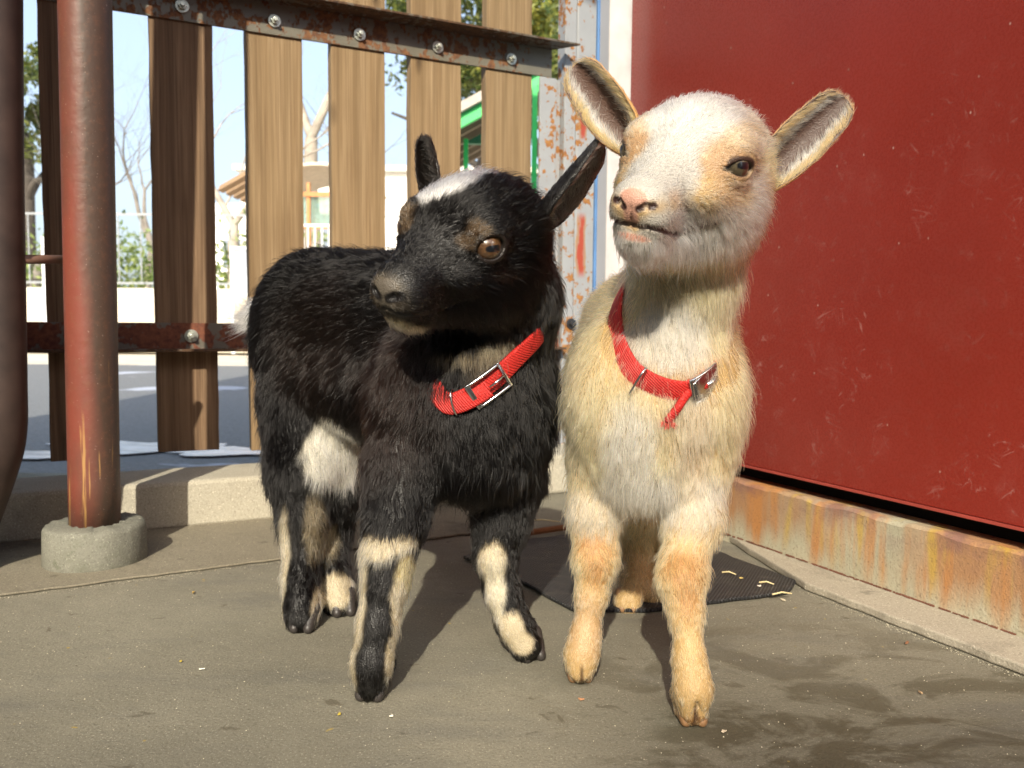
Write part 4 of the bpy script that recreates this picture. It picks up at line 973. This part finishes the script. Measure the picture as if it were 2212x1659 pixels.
def frame_at(P, i, axis, col):
    t = nrm(P[(i+1) % len(P)]-P[i-1]); o = col['outs'][i]; o = nrm(o-t*np.dot(o, t)); a = np.cross(o, t); a = a*(1 if np.dot(a, axis) > 0 else -1)
    return t, nrm(a), o
def buckle(parent, p, t, a, o, L, Wd, plate=False):
    m = MB()
    def q(x, y, z): return p+t*x+a*y+o*(z-6.0*x*x)
    n = 9; rr = .0012
    for sg in (-1, 1):       # long curved side bars
        pts = [q(x, sg*Wd/2, .0022+.0008) for x in np.linspace(-L/2, L/2, n)]
        m.tube(pts, [rr*1.25]*n, 8)
    for x, k in ((-L/2, 2.2), (L/2, 1.4)):      # flat end bars
        V = []; 
        for y in (-Wd/2-rr, Wd/2+rr):
            for dx, dz in ((-rr*k, -rr*.6), (rr*k, -rr*.6), (rr*k, rr*.9), (-rr*k, rr*.9)): V.append(q(x+dx*.8, y, .003+dz))
        m.add(V, [(0, 1, 2, 3), (7, 6, 5, 4), (0, 4, 5, 1), (1, 5, 6, 2), (2, 6, 7, 3), (3, 7, 4, 0)])
    if plate:
        V = []; Fs = []
        for i, x in enumerate(np.linspace(-L/2, L/2, n)):
            wv = Wd/2*(1-.25*(x/(L/2))**2)
            for y in (-wv, wv):
                for z in (.0034, .0044): V.append(q(x, y, z))
        for i in range(n-1):
            b = i*4; Fs += [(b, b+2, b+6, b+4), (b+1, b+5, b+7, b+3), (b, b+4, b+5, b+1), (b+2, b+3, b+7, b+6)]
        Fs += [(0, 1, 3, 2), (b+4, b+6, b+7, b+5)]; m.add(V, Fs)
    o_ = m.build('buckle', M_STEEL, parent, bevel=.0004, smooth=True)
    pr = MB().tube([q(L/2, 0, .0035), q(L/4, 0, .0052), q(-L*.02, 0, .0048)], [.0011, .0011, .0008], 8).build('prong', M_STEEL, parent, smooth=True)
    return o_
def d_ring(parent, p, t, a, o, r=.0105, sq=1.):
    pts = [p+a*r*math.cos(x)+o*(r*.62*sq*math.sin(x)+.0012) for x in np.linspace(0, 2*math.pi, 40)]
    return MB().tube(pts, .00095, 8).build('metal_ring', M_STEEL, parent, smooth=True)
def collar_black(root, fd, col):
    P, nr, x, y = ring_curve(fd, col)
    V, Q = strap_mesh(P, nr, np.array(col['c']), .0165, .0026, outs=col['outs']); st = np_mesh('collar', V, Q, M_STRAP, root)
    st['label'] = 'red woven collar with square silver buckle round the black goat neck'
    i = near_idx(P, 1076, 852); t, a, o = frame_at(P, i, nr, col); buckle(st, P[i]+o*.001, t, a, o, .031, .0205)
    j = near_idx(P, 982, 846); t2, a2, o2 = frame_at(P, j, nr, col); d_ring(st, P[j], t2, a2, o2, .0115)
    q = [P[(i+k) % 72]+o*.002 for k in np.linspace(0, 1, 2).astype(int)]
    sg = 1 if (j-i) % 72 < 36 else -1; steps = [(i+sg*k) % 72 for k in range(0, ((j-i)*sg) % 72+3, 2)]
    pts = [P[k]+nrm(P[k]-col['c'])*.0034 for k in steps]; last = pts[-1]; tv = nrm(pts[-1]-pts[-2]); end = at(926, 814, .668)
    pts += [last+(end-last)*.5+nrm(last-col['c'])*.002, end]
    pc = np.array(catmull(pts, 4)); V, Q = strap_mesh(pc, np.array([0, 0, 1.]), None, .0150, .0024, closed=False, outs=[np.array([-.15, -1, .05])]*len(pc)); np_mesh('strap_end', V, Q, M_STRAP, st)
    kp = MB(); kk = near_idx(P, 1020, 862); pass
def collar_white(root, fd, col):
    P, nr, x, y = ring_curve(fd, col)
    V, Q = strap_mesh(P, nr, np.array(col['c']), .0165, .0026, outs=col['outs']); st = np_mesh('collar', V, Q, M_STRAP, root)
    st['label'] = 'red woven collar with a frayed loose end round the cream goat neck'
    i = near_idx(P, 1506, 812); t, a, o = frame_at(P, i, nr, col); buckle(st, P[i]+o*.001, t, a, o, .027, .0205, True)
    j = near_idx(P, 1392, 806); t2, a2, o2 = frame_at(P, j, nr, col)
    d_ring(st, P[j]+o2*.004-a2*.002, t2, a2, o2, .0125, .8)
    p0 = P[i]+o*.004
    pts = catmull([p0, at(1488, 848, p0[1]-.004), at(1462, 885, p0[1]-.008), at(1442, 912, p0[1]-.006)], 5)
    n = len(pts); V, Q = strap_mesh(np.array(pts), nrm(np.array([1, .25, .1])), p0+np.array([0, .2, 0]), .0062, .0036, closed=False)
    e = np_mesh('strap_end', V, Q, M_STRAP, st)
    m = MB(); r = np.random.default_rng(4); tip = pts[-1]
    for k in range(70):
        b = tip+np.array([r.uniform(-.004, .004), r.uniform(-.0015, .0015), r.uniform(-.001, .001)]); d = nrm(np.array([(b[0]-tip[0])*220+r.normal(0, .3), r.normal(0, .5), -1]))*r.uniform(.002, .0055)
        m.tube([b, b+d*.5+r.normal(0, .0004, 3), b+d], [.0003, .0003, .0002], 4)
    m.build('frayed_tip', plain('frayed_red', (.45, .06, .04), .9), e)

# ------------------------------------------------------------------ cream goat
def X(l): return np.array(l, float)
def build_cream():
    fd = Field(); M = X([[-0.4009, 0.8961, 0.1904], [-0.9151, -0.3822, -0.1284], [-0.0423, -0.2257, 0.9733]])
    a = math.radians(-7); M = X([[math.cos(a), -math.sin(a), 0], [math.sin(a), math.cos(a), 0], [0, 0, 1]])@M
    a = math.radians(0.5); M = M@X([[math.cos(a), 0, math.sin(a)], [0, 1, 0], [-math.sin(a), 0, math.cos(a)]])
    ch = at(1506, 384, .622); s = 1.25
    bk = nrm([.15, .95, -.25]); dn = nrm([.05, .35, -1])
    def z(u, zz, Y): p = at(u, 700, Y); return np.array([p[0], Y, zz])
    fd.cone(z(1420, .272, .71), z(1408, .285, .88), .061, .056, k=.03, d=bk, L=.013)
    fd.cone(z(1420, .225, .70), z(1408, .23, .87), .062, .054, k=.03, d=dn, L=.014)
    fd.ell(z(1418, .245, .665), (.058, .04, .068), k=.03, d=(0, -.1, -1), L=.016)      # brisket
    fd.ell(z(1420, .175, .695), (.048, .05, .022), k=.03, d=(0, .1, -1), L=.026)
    for u in (1318, 1508): fd.ell(z(u, .235, .70), (.030, .05, .06), k=.03, d=(0, .2, -1), L=.013)
    fd.cone(z(1405, .25, .90), z(1405, .20, .92), .055, .05, k=.03, d=dn, L=.013)
    fd.cone(at(1428, 775, .690), at(1478, 600, .668), .0385, .0370, k=.02, d=(0, -.25, -1), L=.017, grp='neck')
    fd.ell(z(1418, .300, .775), (.064, .085, .050), k=.03, d=bk, L=.013)
    fd.cone(at(1478, 600, .668), ch+M@X([-.02, 0, -.01]), .037, .038, k=.02, d=(0, -.1, -1), L=.013, grp='neck')
    W_, eyes = goat_head(fd, M, ch, s, 1.0, (.84, .345), 1.1, .14, (2.95, 2.56, .70), 2.0, .92)
    # front legs
    fd.chain([(at(1496, 990, .675), .0306), (at(1497, 1120, .658), .0212), (at(1477, 1220, .642), .0160), (at(1472, 1255, .632), .0164), (at(1481, 1320, .624), .0115), (at(1490, 1430, .610), .0106), (at(1497, 1490, .604), .0124), (at(1497, 1540, .600), .0095)], .012, None, (.010, .0034))
    fd.chain([(at(1300, 1000, .70), .0282), (at(1284, 1110, .692), .0198), (at(1287, 1185, .687), .0155), (at(1286, 1215, .683), .0158), (at(1278, 1285, .680), .0113), (at(1264, 1375, .675), .0106), (at(1256, 1418, .672), .0121), (at(1254, 1450, .668), .0092)], .012, None, (.010, .0034))
    # hind legs
    for dx, dy, hp in ((0, 0, (1355, 1302, .852)), (62, .02, (1416, 1292, .872))):
        fd.chain([(at(1380+dx*.6, 950, .87+dy), .040), (at(1376+dx, 1090, .865+dy), .025), (at(1372+dx*.9, 1180, .895+dy), .0150), (at(1366+dx*.9, 1250, .872+dy), .0135), (at(*hp), .0150)], .014, None, (.012, .005))
    G = lambda u, v, z=0: gnd(u, v, z)
    for g, dx in ((G(1497, 1562), .0), (G(1253, 1466), -.0), (G(1355, 1318), 0), (G(1418, 1305), 0)):
        fd.cone(g+X([0, -.014, .000]), g+X([0, -.010, .026]), .0042, .0016, k=.004, cut=True)
        for sg in (-1, 1):
            b = g+X([sg*.0066, .012, 0]); fd.cone(b+X([-sg*.001, .010, .014]), b+X([sg*.0005, -.009, .0060]), .0080, .0054, k=.0022, d=(0, -.5, -1), L=.0035)
    tan = (.52, .26, .085); spots = [
        (ch+M@X([.02, 0, .05])*s*1, (.075, .030, .070), (.66, .63, .57), .6, M),
        (W_(4.5, 0, -.6), (.085, .021*s, .03), (.68, .65, .59), .4, M),
        (W_(3, 0, 3), (.075, .036, .032), (.69, .67, .62), .4, M),
        (W_(-2, 0, 3.5), (.05, .04, .035), (.86, .83, .76), .5, M),
        (W_(5.5, 2.2, -3.2), (.05, .03, .016), (.82, .78, .70), .5, M),
        (W_(5.5, -2.2, -3.2), (.05, .03, .016), (.82, .78, .70), .5, M),
        (W_(6.5, 0, -4.6), (.028, .028, .018), (.84, .80, .72), .5, M),
        (W_(1.5, 3.2, -1.5), (.035, .03, .03), (.80, .70, .54), .7, M)]
    for g in (G(1497, 1566), G(1253, 1470)): spots += [(g+X([0, .0, .002]), (.022, .022, .008), (.34, .17, .055), .7), (g+X([0, -.012, .010]), (.0018, .016, .013), (.10, .05, .02), .5)]
    for y in (-1, 1):
        spots += [(W_(3.9, y*2.9, .9), (.021, .018, .016), (.60, .36, .18), .8, M), (W_(3.3, y*3.4, -.6), (.024, .018, .010), (.62, .40, .21), .8, M), (W_(2.6, y*3.5, 2.3), (.026, .018, .011), (.74, .56, .36), .8, M),
                  (W_(-.5, y*3.0, 3.6), (.022, .02, .018), (.74, .57, .38), .8, M), (W_(5.2, y*2.9, -2.75), (.018, .012, .006), (.62, .42, .24), .8, M), (W_(7.2, y*2.1, -1.2), (.012, .008, .010), (.72, .50, .34), .8, M)]
    spots += [(at(1478, 1225, .622), (.022, .026, .014), tan, 1.1), (at(1486, 1275, .615), (.010, .022, .022), tan, 1.1), (at(1288, 1185, .665), (.021, .026, .011), tan, 1.1), (at(1290, 1230, .665), (.010, .022, .018), tan, 1.1),
              (at(1490, 1080, .635), (.032, .03, .028), (.60, .47, .30), .6), (at(1285, 1100, .67), (.03, .03, .02), (.60, .47, .30), .6),
              (at(1420, 1050, .65), (.05, .03, .022), (.64, .55, .41), .6), (at(1440, 720, .62), (.045, .03, .03), (.62, .53, .40), .6),
              (at(1360, 950, .64), (.02, .03, .04), (.78, .64, .44), .8), (at(1490, 930, .64), (.018, .03, .05), (.60, .40, .22), .8), (at(1265, 1350, .665), (.018, .02, .03), (.66, .42, .20), .8)]
    pink = (.46, .25, .185)
    skin = [(W_.pad, (.0085, .0108, .0070), pink, .35, M), (W_.lip, (.010, .0055, .010), pink, .5, M), (W_.lowlip, (.010, .012, .0025), (.50, .25, .18), .5, M)]+[(p, .0028, (.03, .012, .01), .6) for p in W_.nostr]+[(p, .0022, (.07, .028, .022), .6) for p in W_.mouth]
    for ec, R, Me, out in eyes: skin += [(ec+out*R*.95, (R*.98, R*.56, R*.5), (.05, .028, .02), .3, Me)]
    bald = [(W_.lip, .006), (W_.lowlip, .0026)]
    ears = [dict(base=at(1626, 408, .645), tip=at(1826, 212, .632), inner=nrm([-.25, -.95, -.12]), W=.047, fold=1.2, roll=(1.3, .7)),
            dict(base=at(1376, 315, .658), tip=at(1243, 140, .655), inner=nrm([-.52, -.84, .05]), W=.050, fold=1.2, roll=(1.35, .8))]
    ecol = [((.42, .23, .085), (.055, .028, .020), (.66, .60, .50)), ((.50, .27, .09), (.085, .045, .032), (.70, .64, .54))]
    em = eye_mat('eye_grey_brown', (.05, .038, .022), (.09, .072, .042), (.03, .02, .015)); hm = hair_mat('cream_coat', .5); sm = skin_mat('cream_skin')
    thf = plain('tan_hoof', (.22, .12, .055), .5, scale=200)
    pa, pb, pc = at(1324, 690, .655), at(1432, 822, .625), at(1533, 775, .645); n_ = nrm(np.cross(pc-pa, pb-pa)); n_ = n_ if n_[2] > 0 else -n_
    cc = at(1430, 735, .682); cc = cc-n_*np.dot(cc-pb, n_)
    col = dict(c=cc, n=n_, x=pb-cc, fn=collar_white, rx=.066, ry=.041)
    # long loose hairs behind the ear and on the crown
    return make_goat('goat', 'cream white kid goat with pink nose, standing by the red panel', fd, M, ch, s, ears, eyes, W_, (.69, .45, .185), spots, skin, 260000, ecol, em, hm, sm, np.array([-.02, .50, -.004]), np.array([.26, 1.0, .53]), col,
        [(G(1497, 1566), 0., .88, thf), (G(1253, 1472), 0., .88, thf), (G(1355, 1322), 0., .85, thf)], 'two kid goats wearing red collars', bald, eye_scale=1.0, hair_rad=.00023)

# ------------------------------------------------------------------ black goat
def build_black():
    fd = Field(); M = X([[-0.4205, 0.8939, 0.1554], [-0.8904, -0.3736, -0.26], [-0.1744, -0.2477, 0.953]])
    a = math.radians(-8); Rz = X([[math.cos(a), -math.sin(a), 0], [math.sin(a), math.cos(a), 0], [0, 0, 1]]); M = Rz@M
    ch = at(1024, 527, .655); s = 1.15
    def z(u, zz, Y): p = at(u, 700, Y); return np.array([p[0], Y, zz])
    bk = nrm([-.62, .62, -.35]); dn = nrm([-.35, .35, -1])
    fd.cone(z(995, .298, .775), z(700, .318, .915), .064, .060, k=.03, d=bk, L=.013)
    fd.cone(z(1000, .235, .755), z(705, .243, .895), .066, .054, k=.03, d=dn, L=.014)
    fd.ell(z(668, .28, .925), (.060, .062, .080), k=.03, d=dn, L=.015)
    fd.ell(z(1020, .232, .705), (.058, .048, .070), k=.03, d=(0, -.15, -1), L=.016)
    fd.ell(z(1020, .178, .725), (.052, .05, .024), k=.03, d=(0, .1, -1), L=.024)
    fd.ell(z(880, .225, .712), (.034, .044, .065), k=.03, d=(-.2, .3, -1), L=.012)
    fd.ell(z(1130, .225, .755), (.030, .045, .06), k=.03, d=(.1, .1, -1), L=.013)
    fd.cone(z(1030, .285, .735), at(1078, 650, .712), .058, .047, k=.03, d=(0, -.2, -1), L=.013, grp='neck')
    fd.cone(at(1078, 650, .712), ch+M@X([-.025, 0, -.005]), .047, .042, k=.02, d=(.1, 0, -1), L=.011, grp='neck')
    W_, eyes = goat_head(fd, M, ch, s, 1.25, (.84, .60), beard=1.3, muz=1.12)
    fd.chain([(at(872, 1010, .695), .0357), (at(855, 1120, .675), .0240), (at(838, 1195, .664), .0193), (at(832, 1260, .657), .0164), (at(816, 1350, .649), .0150), (at(803, 1430, .643), .0146), (at(801, 1478, .640), .0127)], .012, None, (.011, .0045))
    fd.chain([(at(1095, 1040, .745), .0346), (at(1083, 1125, .735), .0235), (at(1070, 1200, .727), .0168), (at(1086, 1280, .724), .0139), (at(1108, 1345, .720), .0139), (at(1134, 1392, .717), .0144)], .012, None, (.011, .0045))
    fd.chain([(at(662, 870, .90), .050), (at(655, 1020, .85), .034), (at(655, 1120, .835), .0225), (at(652, 1175, .83), .0165), (at(650, 1250, .812), .0150), (at(652, 1312, .795), .0145), (at(652, 1340, .788), .0130)], .016, None, (.014, .006))
    fd.chain([(at(705, 930, .89), .052), (at(716, 1070, .875), .029), (at(716, 1150, .878), .0185), (at(716, 1230, .852), .0150), (at(728, 1285, .842), .0150), (at(735, 1308, .833), .0130)], .016, None, (.013, .006))
    fd.chain([(at(600, 668, .985), .014), (at(565, 680, .99), .009), (at(545, 690, .985), .004)], .012, nrm([-.7, 0, .25]), (.022, .030))
    G = gnd; blk = (.0022, .0018, .0018); crm = (.66, .55, .36); br = (.0085, .0042, .003)
    for g, f_ in ((G(798, 1500), (-.1, -1)), (G(1147, 1415), (.45, -.9)), (G(652, 1352), (-.05, -1)), (G(738, 1318), (.35, -.9))):
        f_ = nrm([f_[0], f_[1], 0]); r_ = X([-f_[1], f_[0], 0])
        for sg in (-1, 1):
            b = g-f_*.012+r_*sg*.0072; fd.cone(b-f_*.010+X([0, 0, .018]), b+X([0, 0, .012]), .0098, .0078, k=.005, d=f_*.5+X([0, 0, -1]), L=.0035)
    spots = [(z(800, .24, .70), (.07, .06, .07), br, .9), (z(700, .28, .82), (.08, .06, .06), (.007, .004, .003), .9)]
    spots += [(at(722, 968, .832), (.030, .05, .038), (.80, .75, .62), .25), (at(745, 1015, .83), (.020, .05, .024), (.80, .75, .62), .25)]
    spots += [(W_(2.0, -1.2, 3.6), (.025, .0235, .026), (.84, .82, .80), .3, M), (W_(-.2, -1.3, 4.6), (.016, .018, .018), (.84, .82, .80), .3, M),
              (W_.pad, (.012, .016, .010), (.10, .08, .055), .8, M), (W_.lip, (.011, .020, .007), (.04, .03, .02), .7, M), (W_.chin+M@X([.004, 0, .004]), (.020, .016, .008), (.46, .39, .25), .7, M)]
    for y in (-1, 1): spots += [(W_(4.5, y*2.5, 1.05), (.0060, .010, .0055), (.12, .075, .04), .9, M, .65), (W_(3.9, y*2.8, 1.85), (.0065, .009, .0050), (.12, .075, .04), .9, M, .65), (W_(2.2, y*3.7, -.9), (.014, .01, .005), (.012, .007, .005), .9, M)]
    spots += [(at(1030, 762, .66), (.036, .03, .0050), (.15, .115, .07), .8, None, .8), (at(1085, 738, .67), (.016, .03, .005), (.24, .19, .11), .8, None, .8), (at(1055, 795, .665), (.016, .02, .012), (.05, .038, .025), .9, None, .7)]
    # legs: cream sides with a black stripe
    spots += [(at(800, 1185, .645), (.021, .02, .010), crm, .5), (at(870, 1175, .65), (.012, .02, .007), crm, .6),
              (at(775, 1270, .652), (.009, .022, .035), crm, .5), (at(878, 1250, .655), (.008, .022, .022), (.60, .48, .22), .5), (at(752, 1430, .648), (.0125, .022, .030), crm, .5),
              (at(862, 1300, .65), (.006, .022, .022), crm, .5), (at(852, 1425, .64), (.0065, .022, .022), crm, .5), (at(775, 1350, .65), (.0075, .02, .02), crm, .6),
              (at(1062, 1215, .705), (.0125, .024, .018), crm, .45), (at(1068, 1280, .705), (.0095, .024, .030), (.74, .66, .48), .4), (at(1105, 1368, .70), (.012, .022, .018), crm, .4), (at(1125, 1395, .70), (.0115, .024, .011), crm, .4),
              (at(614, 1270, .812), (.0075, .03, .075), crm, .5), (at(690, 1310, .79), (.0065, .02, .028), (.5, .4, .26), .6), (at(678, 1130, .82), (.008, .03, .030), (.22, .17, .10), .9, None, .8), (at(715, 1150, .865), (.010, .03, .030), (.5, .40, .25), .7),
              (at(725, 1275, .83), (.020, .03, .018), crm, .35), (at(1018, 1115, .69), (.018, .02, .009), (.4, .36, .3), .9),
              (at(548, 684, .985), (.03, .03, .03), (.82, .80, .78), .4)]
    pad = (.085, .072, .056)
    skin = [(W_.pad, (.010, .012, .008), pad, .35, M), (W_.lip, (.008, .010, .009), pad, .5, M)]+[(p, .0040, (.003, .002, .002), .5) for p in W_.nostr]+[(p, .0020, (.004, .003, .003), .5) for p in W_.mouth]
    for ec, R, Me, out in eyes: skin += [(ec+out*R*.95, (R*1.25, R*.90, R*.6), (.012, .008, .006), .3, Me)]
    bald = [(W_.lip, .004)]
    ears = [dict(base=at(1150, 468, .676), tip=at(1295, 300, .664), inner=nrm([.60, -.36, -.70]), W=.048, fold=1.2, roll=(1.3, .95)),
            dict(base=at(940, 430, .70), tip=at(916, 298, .70), inner=nrm([-.5, -.85, 0]), W=.023, fold=1., roll=(.9, .5))]
    ecol = [((.004, .0032, .003), (.16, .09, .07), (.52, .45, .36), (.26, .22, .17)), ((.008, .006, .005), (.012, .009, .008), (.012, .010, .008))]
    em = eye_mat('eye_amber', (.055, .025, .010), (.12, .06, .024), (.012, .008, .006)); hm = hair_mat('black_coat', .27, 1.42); sm = skin_mat('black_skin')
    pa, pb, pc = at(960, 838, .672), at(1060, 868, .642), at(1150, 750, .672); n_ = nrm(np.cross(pc-pa, pb-pa)); n_ = n_ if n_[2] > 0 else -n_
    cc = at(1047, 755, .705); cc = cc-n_*np.dot(cc-pb, n_)
    col = dict(c=cc, n=n_, x=pb-cc, fn=collar_black, rx=.072, ry=.048)
    hf = plain('dark_hoof', (.035, .03, .028), .45, scale=200)
    hooves = [(G(799, 1512), -.1, 1., hf), (G(1150, 1427), .42, 1., hf), (G(652, 1366), -.05, 1., hf), (G(742, 1331), .35, 1., hf)]
    return make_goat('goat', 'black kid goat with white forehead patch and white flank spot, standing beside the rusty pipe', fd, M, ch, s, ears, eyes, W_, blk, spots, skin, 260000, ecol, em, hm, sm, np.array([-.36, .52, -.004]), np.array([.11, 1.05, .47]), col,
        hooves, 'two kid goats wearing red collars', bald, hair_rad=.00020, edge=.2)
build_cream(); build_black()
